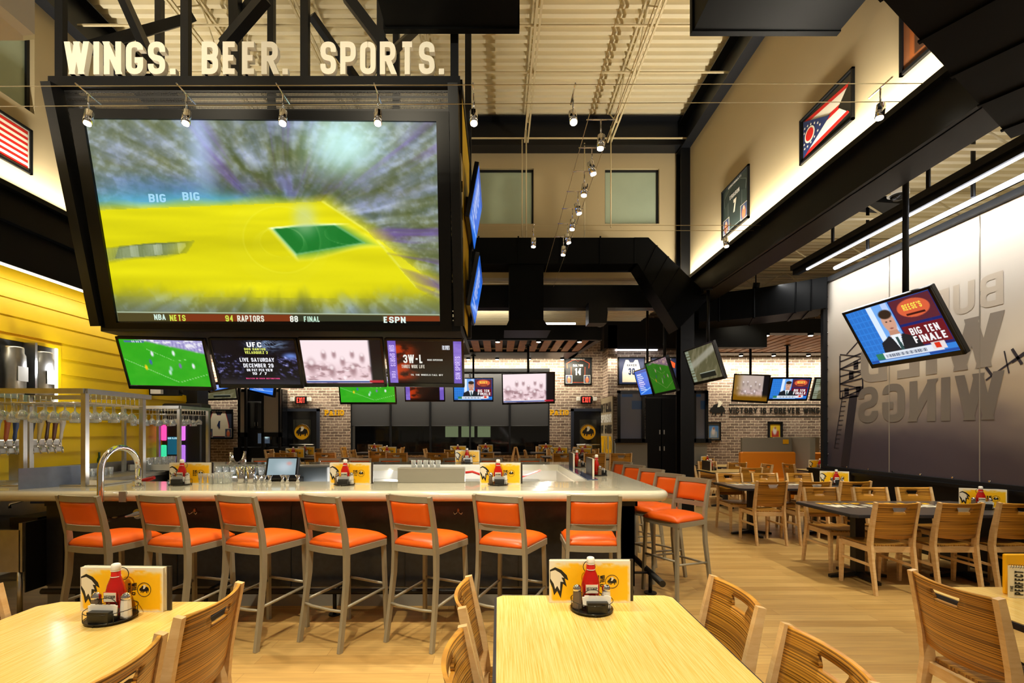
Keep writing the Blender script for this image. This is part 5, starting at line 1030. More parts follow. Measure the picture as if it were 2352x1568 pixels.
def cpt(i, j, top):
    u = -1+2*i/n_; v = -1+2*j/n_; w_ = .205+.012*v; x = u*w_; y_ = v*.21+(-.015*(1-u*u) if v < 0 else .012*(1-u*u)*v); e = (1-abs(u)**5)*(1-abs(v)**5); return (x*(1-.02*(1-e)), y_, .718+(.018+.045*max(e,0)**.5+.012*(1-u*u)*(1-v*v) if top else 0))
cu.sm = True
for top in (0, 1):
    for j in range(n_+1):
        for i in range(n_+1): g[i,j,top] = cu.vs([cpt(i,j,top)])
for j in range(n_):
    for i in range(n_): cu.face([g[i,j,1],g[i+1,j,1],g[i+1,j+1,1],g[i,j+1,1]]); cu.face([g[i,j+1,0],g[i+1,j+1,0],g[i+1,j,0],g[i,j,0]])
for i in range(n_):
    cu.face([g[i,0,0],g[i+1,0,0],g[i+1,0,1],g[i,0,1]]); cu.face([g[i+1,n_,0],g[i,n_,0],g[i,n_,1],g[i+1,n_,1]]); cu.face([g[0,i+1,0],g[0,i,0],g[0,i,1],g[0,i+1,1]]); cu.face([g[n_,i,0],g[n_,i+1,0],g[n_,i+1,1],g[n_,i,1]])
obj('seat_cushion', cu, M['orange'], st)
def strc(pts, nm2='footrest'): obj(nm2, MB().sweep(pts, .018, .022, (0,0,1)) if False else MB().tube(pts, .011, 6), sm_, st)
strc([(-.198,.205,.36),(.198,.205,.36)]); strc([(-.2,-.235,.28),(-.1,-.255,.28),(.1,-.255,.28),(.2,-.235,.28)])
for s in (-1, 1): strc([(s*.2,-.235,.30),(s*.2,.205,.33)])
index_kids(st)
front = [(177,3.50,14),(362,3.50,16),(540,3.50,22),(733,3.50,28),(938,3.50,27),(1141,3.50,25),(1365,3.52,4)]
first = True
def place_stool(x, y, rz, label, group):
    global first
    if first: st.location = (x,y,0); st.rotation_euler = (0,0,rz); st['label'] = label; st['group'] = group; first = False
    else: dup(st, (x,y,0), rz, label, group)
for i, (px, Y, th) in enumerate(front):
    t = math.radians(-th); q = P(px, 0, Y); x, y = q.x - .275*math.sin(t)*1.0, Y + .275*math.cos(t)   # origin ahead of the back
    place_stool(x, y, t, 'orange vinyl bar stool at the front of the bar, %s from the left' % nxt[i], 'orange bar stools at the front of the bar')
for i, (x, y) in enumerate(((1.965,4.87),(1.91,5.38),(1.93,6.08),(1.91,6.79),(1.93,7.50))):
    t = math.radians(90+30); fx, fy = -math.sin(t), math.cos(t)
    place_stool(x+.275*fx, y+.275*fy, t, 'orange vinyl bar stool on the right side of the bar, %s from the camera' % nxt[i], 'orange bar stools on the right side of the bar')
for i, px in enumerate((605, 758, 827, 897, 963, 1043, 1128, 1217)):
    q = P(px, 0, 8.5); place_stool(q.x, 8.5-.27, PI, 'orange bar stool on the far side of the bar, %s from the left' % nxt[i], 'orange bar stools on the far side of the bar')
# ================= WOOD CHAIRS AND TABLES =================
ch = thing('dining_chair', 'x', 'chair', (0,0,0), 0, 'wooden chairs')
def post(s): return [(s*.203,-.275,0),(s*.203,-.235,.25),(s*.203,-.20,.47),(s*.203,-.215,.60),(s*.203,-.245,.75),(s*.203,-.275,.89)]
for s in (-1, 1):
    obj('leg', MB().sweep(post(s), .026, [.032,.042,.058,.050,.040,.032]), M['maple'], ch)
    obj('leg', MB().sweep([(s*.195,.205,0),(s*.195,.195,.44)], [.028,.036], [.028,.042]), M['maple'], ch)
xs_ = sorted(set([-.192,-.165,-.135,-.1,-.07,-.058,-.03,0,.03,.058,.07,.1,.135,.165,.192])); zs_ = [.545,.60,.66,.72,.77,.803,.812,.838,.845,.872,.888]
def bp(i, j):
    x = xs_[i]; z_ = zs_[j]
    if abs(x) == .07 and z_ <= .812 and z_ > .80: x *= .80
    dz = .0
    if j == 0: dz = -.012*(1-(x/.192)**2)
    if j == len(zs_)-1: dz = -.006*(1-(x/.192)**2)
    yp = -.207-.068*(z_-.54)/.35; return (x, yp-.040*(1-(x/.2)**2), z_+dz), (0,-1,0)
i0 = xs_.index(-.07); i1 = xs_.index(.07)
obj('backrest', MB().shell(bp, len(xs_)-1, len(zs_)-1, .013, lambda i, j: i0 <= i < i1 and 6 <= j < 8 or (j == 5 and i0+1 <= i < i1-1)), M['zebra'], ch)
def sp(i, j):
    x = -.20+.40*i/10; y_ = -.175+.395*j/10; xx = x*(1+.03*(y_+.175)); return (xx, y_, .462-.016*(1-(x/.2)**2)*(1-((y_-.02)/.25)**2)-(.010*max(0,(y_-.17)/.05))), (0,0,1)
obj('seat', MB().shell(sp, 10, 10, .014), M['zebraseat'], ch)
b = MB(); b.box(-.203,-.18,-.19,.20,.395,.448); b.box(.18,.203,-.19,.20,.395,.448); b.box(-.19,.19,-.205,-.18,.395,.448); b.box(-.19,.19,.185,.207,.40,.442); obj('seat_frame', b, M['maple'], ch)
for s in (-1, 1): obj('stretcher', MB().bar((s*.198,-.23,.27),(s*.196,.2,.27),.016,.024,(0,0,1)), M['maple'], ch)
index_kids(ch); cfirst = True
def chair(x, y, rz, label, group, z=0):
    global cfirst
    if cfirst: ch.location = (x,y,z); ch.rotation_euler = (0,0,rz); ch['label'] = label; ch['group'] = group; cfirst = False
    else: dup(ch, (x,y,z), rz, label, group)
def table(x0, x1, y0, y1, z, label, top, group=None, ch_=.05, cross=True, legs=None, edge=True):
    r = thing('dining_table', label, 'table', ((x0+x1)/2,(y0+y1)/2,z-.75)); w, d = (x1-x0)/2, (y1-y0)/2; zt_ = .75
    pl = lambda q, c: [(-w+q+c,-d+q),(w-q-c,-d+q),(w-q,-d+q+c),(w-q,d-q-c),(w-q-c,d-q),(-w+q+c,d-q),(-w+q,d-q-c),(-w+q,-d+q+c)]
    obj('edge_band', MB().prism(pl(.004, ch_), zt_-.032, zt_-.003, 'z').prism(pl(.0, ch_), zt_-.028, zt_-.008, 'z'), M['edge'], r); obj('table_top', MB().prism(pl(.012, ch_), zt_-.01, zt_, 'z'), top, r)
    for lx in (legs if legs is not None else [0]):
        b = MB().box(lx-.05,lx+.05,-.04,.04,.03,zt_-.03); obj('pedestal', b, M['iron'], r); b = MB(); q = .30
        for a, c in ((1,0),(-1,0),(0,1),(0,-1)): b.hexa([(lx+a*.03-c*.03,c*.03+a*-.03 if a else c*.03,.02),(lx+a*.03+c*.03,c*.03+a*.03 if a else c*.03,.02),(lx+a*q+c*.022,c*q+a*.022,.0),(lx+a*q-c*.022,c*q-a*.022,.0),(lx+a*.03-c*.03,c*.03-a*.03 if a else c*.03,.07),(lx+a*.03+c*.03,c*.03+a*.03 if a else c*.03,.07),(lx+a*q+c*.022,c*q+a*.022,.03),(lx+a*q-c*.022,c*q-a*.022,.03)])
        obj('cross_foot', b, M['iron'], r)
    return r
T = M['table']
table(-.02, .865, 1.12, 2.41, .75, 'pale wood topped table with black edge in the middle foreground', T, ch_=.03)
table(-2.16, -1.27, 1.0, 2.32, .75, 'pale wood topped table at the bottom left corner', T, ch_=.06)
table(2.20, 3.1, 1.2, 2.54, .75, 'pale wood topped table at the right edge of the picture', T, ch_=.04)
def cX(x, yc, s, label): chair(x + s*.27, yc, -PI/2 if s > 0 else PI/2, label, 'wooden chairs at the foreground tables')
cX(-.135, 2.05, 1, 'striped wood chair left of the middle foreground table, farther one'); cX(-.12, 1.47, 1, 'striped wood chair left of the middle foreground table, nearer one cut by the frame')
cX(1.00, 2.055, -1, 'striped wood chair right of the middle foreground table, farther one'); cX(1.005, 1.49, -1, 'striped wood chair right of the middle foreground table, nearer one')
cX(2.02, 2.15, 1, 'striped wood chair at the table on the right edge of the picture')
cX(-1.16, 1.955, -1, 'striped wood chair right of the bottom left table, farther one'); cX(-1.13, 1.41, -1, 'striped wood chair right of the bottom left table, nearer one')
cX(-2.21, 1.93, 1, 'striped wood chair cut off at the left edge of the picture')
G = 'wooden chairs at the right dining tables'
r1 = table(3.47, 5.36, 4.72, 5.69, .75, 'dark topped table with printed letters by the mural, nearer one', M['darktop'], legs=(-.55, .55))
r2 = table(3.47, 5.36, 6.92, 7.86, .75, 'dark topped table with printed letters by the mural, farther one', M['darktop'], legs=(-.55, .55))
for rr in (r1, r2):
    for s_, m_, y_, h_, w_ in (('BUFFALO', M['menuY'], .22, .10, 1.25), ('WILD WINGS', M['menuW'], .0, .18, 1.35), ('BUFFALO', M['menuY'], -.22, .10, 1.2)):
        if y_ < 0: continue
        mb = fit(s_, w_, h_, t=.24, wr=.42); mb.v = [(p[0]-.80, p[2]+y_, .7508-p[1]) for p in mb.v]; obj('table_lettering', mb, m_, rr)
for i, x in enumerate((3.80, 4.41, 4.98)): chair(x, 4.88, 0, 'wooden chair seen from behind at the near dark table, %s from left' % nxt[i], G)
for i, x in enumerate((3.92, 4.52, 5.06)): chair(x, 5.62, PI, 'wooden chair facing us behind the near dark table, %s from left' % nxt[i], G)
for i, x in enumerate((3.75, 4.35, 4.90)): chair(x, 6.90, 0, 'wooden chair seen from behind at the far dark table, %s from left' % nxt[i], G)
for i, x in enumerate((3.78, 4.36, 4.93)): chair(x, 7.66, PI, 'wooden chair facing us behind the far dark table, %s from left' % nxt[i], G)
G = 'wooden chairs in the far right dining area'
table(4.3, 5.25, 9.7, 10.6, .75, 'pale topped table behind the dark tables before the brick wall', T); table(4.9, 5.75, 11.3, 12.1, .75, 'pale topped table close to the left of the booth', T); table(6.5, 7.3, 9.9, 10.7, .75, 'pale topped table right of the booth divider', T); table(7.4, 8.2, 12.2, 13.0, .75, 'pale topped table at the far right by the brick wall', T)
for i, (x, y, rz) in enumerate(((4.2,9.9,-PI/2),(4.8,9.45,0),(4.8,10.85,PI),(5.4,10.2,PI/2),(4.85,11.7,-PI/2),(5.3,11.0,0),(5.35,12.2,PI),(6.45,10.3,-PI/2),(7.3,10.2,PI/2),(6.9,9.6,0),(7.5,12.5,-PI/2),(7.8,11.9,0))):
    chair(x, y, rz, 'wooden chair %s' % ['left of the table behind the dark ones','before the table behind the dark ones','behind the table behind the dark ones','right of the table behind the dark ones','left of the far table near the booth','before the table near the booth','behind the table near the booth','left of the table right of the divider','right of the table right of the divider','before the table right of the divider','left of the farthest table','before the farthest table'][i], G)
r = thing('booth', 'tan upholstered booth bench with grey divider panel by the brick wall', 'booth', (6.0, 11.4, 0)); obj('seat_back', MB().bbox(-.1,1.25,.35,.5,.0,1.08,.03), M['tan'], r); obj('seat', MB().bbox(-.1,1.25,-.15,.35,.0,.46,.03), M['tan'], r); obj('divider', MB().box(.0,1.22,.5,.58,0,1.42).box(1.22,1.34,-.2,.58,0,1.42), M['grey'], r); obj('notice', MB().box(1.0,1.14,.49,.499,1.27,1.38), M['menuY'], r)
r = thing('booth', 'tan upholstered booth bench half hidden behind the mural frame', 'booth', (8.0, 12.9, 0)); obj('seat_back', MB().bbox(-.3,.9,.35,.5,.0,1.0,.03), M['tan'], r); obj('divider', MB().box(-.35,.9,.5,.58,0,1.42), M['grey'], r)
# pub tables on the raised floor
G = 'wooden chairs on the raised back floor'; zf = .27
pub = [(-4.55,11.2),(-3.35,12.9),(-2.55,10.9),(-1.0,11.7),(-.35,12.9),(1.28,12.9),(1.38,10.8),(2.25,12.4)]; names = ['at the left by the jersey','before the passage','before the left patio door','at the left of the windows','below the window centre','right of the window centre','right behind the bar corner','before the right patio door']
pubs = []
for i, (x, y) in enumerate(pub):
    table(x-.42, x+.42, y-.38, y+.38, .75+zf, 'dark topped table on the raised back floor, %s' % names[i], M['darktop']); pubs.append((x, y))
    for j, (dx, dy, rz, w_) in enumerate(((-.50,0,-PI/2,'left'), (.50,0,PI/2,'right'), (0,-.42,0,'near'), (0,.42,PI,'far'))):
        if (i in (1,4,5) and j == 2) or (i in (0,2,7) and j == 1) or (i == 6 and j == 2) or (i == 3 and j in (1,3)) or (i == 4 and j == 0): continue
        chair(x+dx+random.uniform(-.03,.03), y+dy, rz, 'wooden chair %s of the back table %s' % (w_, names[i]), G, zf)
for i, x in enumerate((1.25, 1.85, 2.35)): chair(x, 9.55, 0, 'wooden chair seen from behind past the bar corner, %s of three' % ['left','middle','right'][i], G, zf)
table(1.1, 2.6, 9.75, 10.35, .75+zf, 'long dark topped table right behind the bar corner', M['darktop'])
for i, x in enumerate((-4.2,-3.4,-2.0,-1.2,-.3)): chair(x, 9.75, 0, 'wooden chair in the row behind the bar, %s from left' % nxt[i], G, zf)
table(-4.6,-3.0,9.95,10.3,.75+zf,'long dark topped table behind the bar at left', M['darktop']); table(-2.4,.1,9.95,10.3,.75+zf,'long dark topped table behind the middle of the bar', M['darktop'])

# ================= CONDIMENT SETS =================
def menu_fn(u, v):
    n = noise2(u*18, v*14, 91, 3); e = np.minimum(np.minimum(u, 1-u)*1.9, np.minimum(v, 1-v)); c = np.ones(u.shape+(3,))*np.array(H('ffc516')); c = mixc(c, sm(.22, .04, v)*sm(.3, .6, n)*1.0, H('f0ead8')); c = mixc(c, sm(.07, .02, e+.06*(n-.5)), H('efe8d6')); c = mixc(c, sm(.2, .0, u)*sm(.5, .2, v)*.9, H('f2ecdc')); return c
mn = thing('menu_stack', 'x', 'menu'); 
picture('cover', .385, .198, 48, 28, menu_fn, M['print'], mn, y=-.0095).location.z = .099
obj('pages', MB().box(-.192,.19,-.009,.006,.0,.197).box(-.19,.195,.006,.012,.002,.200), M['menuW'], mn); obj('binder', MB().box(-.185,.212,.012,.022,.0,.200), mat('binder_black', '2a221c', .4), mn)
wv = [(-.19,.155),(-.165,.168),(-.135,.155),(-.11,.13),(-.102,.105),(-.12,.115),(-.11,.075),(-.128,.09),(-.138,.02),(-.155,.055),(-.17,.035),(-.178,.07),(-.19,.10)]
a = MB(); n = a.vs([(x,-.0100,z) for x, z in wv]); a.face(range(n, n+len(wv))); obj('wing_outline', a, M['ink'], mn)
a = MB(); wi = [(-.188,.148),(-.165,.155),(-.14,.14),(-.122,.118),(-.135,.12),(-.125,.098),(-.14,.10),(-.142,.055),(-.155,.08),(-.165,.065),(-.172,.09),(-.188,.115)]; n = a.vs([(x,-.0104,z) for x, z in wi]); a.face(range(n, n+len(wi))); obj('wing_shape', a, M['menuW'], mn)
a = MB().tube([(.105+.031*math.cos(t),-.0100,.10+.031*math.sin(t)) for t in np.linspace(0,2*PI,25)[:-1]], .0013, 5, closed=True); bb_, ww_ = bison(.045); a.add(bb_, Matrix.Translation((.105,-.0102,.10))); obj('emblem', a, M['ink'], mn); obj('emblem_wing', ww_.xf(Matrix.Translation((.105,-.0106,.10))), M['menuW'], mn)
a = MB()
for s_, x_, h_, w_ in (('WILD', .048, .017, .055), ('WINGS', .030, .014, .055), ('BUFFALO', .064, .007, .03)):
    m_ = fit(s_, w_, h_, t=.22, wr=.42); a.add(m_, Matrix.Translation((x_,-.0102,.13)) @ Matrix.Rotation(PI/2,4,'Y'))
obj('lettering', a, M['ink'], mn)
cd = thing('condiment_caddy', 'x', 'caddy'); wm = MB(); ring = lambda r_, z_, n_=28: [(r_*math.cos(t), r_*math.sin(t), z_) for t in np.linspace(0,2*PI,n_+1)[:-1]]
wm.tube(ring(.095,.012), .0022, 6, closed=True).tube(ring(.095,.05), .0016, 6, closed=True).tube(ring(.06,.008), .0014, 6, closed=True).lathe([(.094,.006),(.094,.009)], 28)
for t in (.4,1.57,2.7,3.9,5.5): wm.cyl((.095*math.cos(t),.095*math.sin(t),.01),(.095*math.cos(t),.095*math.sin(t),.05),.0015,6)
for t in (-1.57,.6,2.5): wm.cyl((.09*math.cos(t),.09*math.sin(t),-.0),(.09*math.cos(t),.09*math.sin(t),.01),.004,8)
obj('ring_rack', wm, M['wire'], cd)
obj('loop_handle', MB().tube([(0,.06,.01),(0,.06,.15)]+[(.0+.028*math.sin(t),.06,.18-.028*math.cos(t)) for t in np.linspace(0,2*PI,17)][:-1]+[(0,.06,.152)], .0018, 6), M['wire'], cd)
obj('inner_loop', MB().tube([(-.045,-.02,.01),(-.045,-.02,.06)]+[(.045*math.cos(t),-.02,.06+.04*math.sin(t)) for t in np.linspace(PI,0,9)]+[(.045,-.02,.01)], .0016, 6), M['wire'], cd)
kb = thing('ketchup_bottle', 'x', 'bottle'); kp = MB().lathe([(.026,0),(.030,.006),(.031,.06),(.033,.085),(.028,.115),(.016,.148),(.0145,.172)], 20); kp.xf(Matrix.Diagonal((1.15,.8,1,1))); obj('body', kp, M['ketchup'], kb)
obj('cap', MB().lathe([(.0155,.172),(.0165,.174),(.0165,.188),(.014,.196),(.010,.198)], 18), M['cap'], kb); obj('neck_band', MB().lathe([(.0172,.150),(.0158,.152),(.0152,.168),(.0155,.170)], 18), M['red'], kb); obj('neck_stripe', MB().lathe([(.0176,.147),(.0178,.150)], 18).lathe([(.0166,.169),(.0168,.1715)], 18), M['cap'], kb)
obj('front_label', MB().box(-.024,.024,-.0285,-.0255,.060,.094), M['menuW'], kb); m_ = fit('KETCHUP', .042, .012, t=.22, wr=.4); obj('label_lettering', m_.xf(Matrix.Translation((-.021,-.0289,.072))), M['ink'], kb); obj('label_ring', MB().box(-.0255,.0255,-.0280,-.0250,.0582,.0958), M['red'], kb)
def shaker(nm_, fill):
    s_ = thing(nm_, 'x', 'shaker'); obj('jar', MB().lathe([(.019,0),(.020,.004),(.0185,.035),(.016,.07)], 10, smooth=False), fill, s_); obj('cap', MB().lathe([(.0165,.07),(.0175,.074),(.017,.084),(.011,.093),(.003,.096)], 16), M['chrome'], s_); return s_
sa = shaker('salt_shaker', M['salt']); pe = shaker('pepper_shaker', M['pepper'])
tr = thing('packet_tray', 'x', 'tray'); obj('tray', MB().hexa([(-.042,-.026,0),(.042,-.026,0),(.042,.026,0),(-.042,.026,0),(-.046,-.029,.05),(.046,-.029,.05),(.046,.029,.05),(-.046,.029,.05)]), M['iron'], tr)
pk = MB()
for i in range(12): x = -.038+i*.0068; pk.bar((x,-.0,.03),(x+.004*((i*7)%3-1),.0,.070+.002*((i*5)%3)),.004,.046)
obj('sugar_packets', pk, mat('paper_packets', 'f2f3f4', .6), tr)
for q in (mn, cd, kb, sa, pe, tr): index_kids(q)
kb.scale = (1.14,)*3; sa.scale = pe.scale = (1.12,)*3
protos = {'m': mn, 'c': cd, 'k': kb, 's': sa, 'p': pe, 't': tr}; used = set()
LB = {'m': ('upright yellow menu stack %s', 'menus on the tables'), 'c': ('dark wire caddy %s', 'condiment caddies'), 'k': ('red ketchup bottle %s', 'ketchup bottles'), 's': ('salt shaker %s', 'salt shakers'), 'p': ('pepper shaker %s', 'pepper shakers'), 't': ('tray of sugar packets %s', 'packet trays')}
def condiments(x, y, z, rz, place, md=.105, mx=0.0, which='mckspt', far=False, mrz=None):
    R = Matrix.Rotation(rz, 3, 'Z')
    for k in which:
        lx, ly, lz = {'m': (mx, md, 0), 'c': (0,0,0), 'k': (.0,.025,.010), 's': (.066,.0,.010), 'p': (-.066,.0,.010), 't': (.012,-.055,.010)}[k]; v = R @ Vector((lx, ly, 0)); loc = (x+v.x, y+v.y, z+lz); lab = LB[k][0] % place; a = rz if k != 'm' or mrz is None else mrz
        if k not in used: q = protos[k]; q.location = loc; q.rotation_euler = (0,0,a); q['label'] = lab; q['group'] = LB[k][1]; used.add(k)
        else: dup(protos[k], loc, a, lab, LB[k][1])
q = P(1358, 1395, 2.215); condiments(.424, 2.20, .7505, 0, 'on the middle foreground table', mx=.01)
condiments(-1.675, 2.09, .7505, -.04, 'on the bottom left table', mx=-.03, md=.10)
for px, w_ in ((420,'beside the hoop rail'), (797,'right of the cash register'), (1150,'right of the taupe guard box')): condiments(P(px-6,0,4.47).x, 4.47, 1.0705, 0, 'on the front bar top %s' % w_, md=.115, mx=.02)
condiments(1.13, 5.45, 1.0705, PI/2*.98, 'on the right bar top, nearer one', md=.09); condiments(1.12, 6.75, 1.0705, PI/2*.98, 'on the right bar top, farther one', md=.09); condiments(-.5, 7.65, 1.0705, 0, 'on the far bar top')
condiments(5.10, 5.10, .7505, -.45, 'on the near dark table', md=.13, mx=.05); condiments(5.18, 7.40, .7505, -.35, 'on the far dark table', md=.13)
condiments(4.55, 10.3, .7505, PI/2, 'on the table behind the dark ones'); condiments(5.3, 12.2, .7505, .8, 'on the table near the booth'); condiments(7.0, 10.5, .7505, 0, 'on the table right of the divider'); condiments(7.9, 12.7, .7505, 0, 'on the farthest right table')
for i, (x, y) in enumerate(pubs): condiments(x, y+.12, .7505+zf, 0, 'on back table %s' % names[i])
condiments(1.75, 10.05, .7505+zf, 0, 'on the long table behind the bar corner'); condiments(-4.3, 10.1, .7505+zf, 0, 'on the long table behind the bar at left'); condiments(-3.35+.6, 10.1, .7505+zf, 0, 'at the right end of the long table at left') if False else None
r = thing('table_tent', 'small spiral promo stand reading THE PERFECT at the right edge', 'table sign', (2.56, 2.36, .7505), -.25); obj('panel', MB().box(-.06,.06,-.01,.0,0,.155), M['menuW'], r); a = MB(); m_ = fit('PERFECT', .12, .035, t=.22, wr=.4); a.add(m_, Matrix.Translation((-.005,-.012,.015)) @ Matrix.Rotation(-PI/2,4,'Y')); m_ = fit('THE', .03, .012, t=.22, wr=.4); a.add(m_, Matrix.Translation((-.045,-.012,.03)) @ Matrix.Rotation(-PI/2,4,'Y')); obj('lettering', a, M['ink'], r)
a = MB()
for k in range(12): a.tube([(-.055+k*.01,-.008+.008*math.cos(t),.155+.008*math.sin(t)) for t in np.linspace(0,2*PI,9)[:-1]], .001, 5, closed=True)
obj('spiral', a, M['wire'], r); obj('yellow_card', MB().bbox(-.05,.1,.03,.05,0,.20), M['menuY'], label='yellow card behind the promo stand at the right edge', cat='card', loc=(2.58,2.38,.7505))

# ================= FRAMES ON THE WALLS =================
def framed(M4, w, h, label, frame_m, mat_m, draw, fr=.035, name='picture_frame', cat='framed picture'):
    r = thing(name, label, cat, M=M4); f = MB()
    for x0, x1, a, c in ((-w/2,w/2,h/2-fr,h/2),(-w/2,w/2,-h/2,-h/2+fr),(-w/2,-w/2+fr,-h/2,h/2),(w/2-fr,w/2,-h/2,h/2)): f.box(x0,x1,-.03,.0,a,c)
    obj('frame', f, frame_m, r); obj('mat_board', MB().box(-w/2+fr,w/2-fr,-.012,-.0,-h/2+fr,h/2-fr), mat_m, r); draw(r, w, h); return r
def flat(r, name, pts, m_, y=-.014):
    a = MB(); n = a.vs([(x,y,z) for x, z in pts]); a.face(range(n,n+len(pts))); return obj(name, a, m_, r)
def ftext(r, s, x0, x1, z0_, z1_, m_, y=-.018, t=.22): m_2 = fit(s, x1-x0, z1_-z0_, t=t, wr=.42); obj('lettering', m_2.xf(Matrix.Translation((x0,y,z0_))), m_, r)
def jersey(body, trim, num, name_, top, numc, sleeves=True, photos=True, numt=M['white']):
    def d(r, w, h):
        W2, H2 = w*.40, h*.40
        if sleeves: p = [(-W2*.95,.10*h),(-W2*1.0,.28*h),(-W2*.5,H2*.98),(-W2*.22,H2*1.02),(0,H2*.9),(W2*.22,H2*1.02),(W2*.5,H2*.98),(W2,.28*h),(W2*.95,.10*h),(W2*.62,.16*h),(W2*.6,-H2),(-W2*.6,-H2),(-W2*.62,.16*h)]
        else: p = [(-W2*.85,-H2*.1),(-W2*.72,.18*h),(-W2*.55,H2),(-W2*.3,H2*1.0),(-W2*.15,H2*.75),(W2*.15,H2*.75),(W2*.3,H2),(W2*.55,H2),(W2*.72,.18*h),(W2*.85,-H2*.1),(W2*.85,-H2),(-W2*.85,-H2)]
        flat(r, 'jersey_trim', [(x*1.06, z*1.03) for x, z in p], trim, -.0135); flat(r, 'jersey', p, body, -.0145)
        if name_: ftext(r, name_, -W2*.45, W2*.45, .17*h, .25*h, numt)
        ftext(r, num, -W2*.3 if len(num) > 1 else -W2*.16, W2*.3 if len(num) > 1 else W2*.16, -.14*h, .11*h, numc, t=.26)
        ftext(r, top, -w*.24, w*.24, h*.415, h*.455, numt)
        if photos:
            for s in (-1, 1):
                flat(r, 'photo_mount', [(s*w*.33-w*.12,-h*.44),(s*w*.33+w*.12,-h*.44),(s*w*.33+w*.12,-h*.14),(s*w*.33-w*.12,-h*.14)], M['menuW'], -.0155)
                q = picture('photo', w*.21, h*.27, 14, 16, lambda u, v: mixc(mixc(np.ones(u.shape+(3,))*np.array(H('3a4a6a')), blob(u,v,.5,.6,.3,.4,.4), H('d8704a')), blob(u,v,.5,.25,.13,.14,.4), H('d8b090')), M['print'], r, y=-.017); q.location = (s*w*.33, 0, -h*.29)
    return d
def wallframe(px0, py0, px1, py1, Y, *a, **k):
    A_, B_ = P(px0,py0,Y), P(px1,py1,Y); return framed(Matrix.Translation(((A_.x+B_.x)/2, Y, (A_.z+B_.z)/2)), B_.x-A_.x, A_.z-B_.z, *a, **k)
org = mat('jersey_orange', 'f0581c', .5); blk = M['ink']
wallframe(1296, 821, 1359, 884, Y2, 'framed black jersey number 14 with orange trim on the brick wall', M['black'], mat('mat_black','1b1b20',.6), jersey(blk, org, '14', 'DALTON', 'CINCINNATI', M['white']), name='jersey_frame')
struct('wall_pilaster', MB().box(P(1391,0,13.6).x, P(1410,0,13.6).x+.02, 13.3, Y2, P(0,910,13.3).z, 4.5), M['brick'])
wallframe(1419, 820, 1482, 884, 13.54, 'framed white jersey number 30 with navy mat beside the brick pilaster', M['black'], M['navy'], jersey(M['menuW'], M['navy'], '30', 'XAVIER', 'XAVIER', M['navy'], False, False, numt=M['navy']), name='jersey_frame')
wallframe(1494, 820, 1557, 884, 13.54, 'framed dark orange jersey mostly hidden by the tilted televisions', M['black'], M['navy'], jersey(org, blk, '21', '', 'CINCINNATI', blk, True, False), name='jersey_frame')
wallframe(471, 940, 536, 1008, Y2-.1, 'framed white jersey number 4 with red and blue trim at the left', M['black'], mat('mat_slate','2a3450',.6), jersey(M['menuW'], M['red'], '4', '', 'RECORD', M['navy'], False, True), name='jersey_frame')
ph_ = lambda c1, c2: (lambda r, w, h: picture('photo', w*.66, h*.70, 20, 24, lambda u, v: mixc(mixc(mixc(np.ones(u.shape+(3,))*np.array(H(c1)), sm(.4,.6,v)*rect(u,v,.1,0,.9,1), H(c2)), blob(u,v,.45,.5,.2,.3,.4), H('e8e0e0')), blob(u,v,.5,.28,.1,.1,.4), H('b07858')), M['print'], r, y=-.014))
wallframe(1623, 969, 1655, 1011, Y2, 'small framed picture of a batter on the brick wall beside the dark window', M['dark'], M['grey'], ph_('5f94d8','a8b8c8')); wallframe(1763, 968, 1797, 1010, Y2, 'small framed yellow and red picture centred on the brick wall', M['dark'], mat('mat_brown','3a3230',.6), ph_('e8c02a','b84030'))
def sideframe(x, ya, yb, za, zb_, face, *a, **k):     # frame on a side wall, faces +X (left wall) or -X (right wall)
    return framed(Matrix.Translation((x, (ya+yb)/2, (za+zb_)/2)) @ Matrix.Rotation(PI/2 if face > 0 else -PI/2, 4, 'Z'), abs(yb-ya), zb_-za, *a, **k)
def usflag(r, w, h):
    for k in range(13): z_ = h/2-.05-(k+1)*(h-.1)/13; flat(r, 'stripe', [(-w/2+.05,z_),(w/2-.05,z_),(w/2-.05,z_+(h-.1)/13),(-w/2+.05,z_+(h-.1)/13)], M['red'] if k % 2 == 0 else M['menuW'])
    flat(r, 'canton', [(-w/2+.05,h*.0),(-w*.1,h*.0),(-w*.1,h/2-.05),(-w/2+.05,h/2-.05)], M['navy'], -.0145)
sideframe(XL, 5.02, 5.95, 4.72, 5.27, 1, 'framed red and white striped flag on the left upper wall', M['black'], M['menuW'], usflag, fr=.03, name='flag_frame', cat='framed flag')
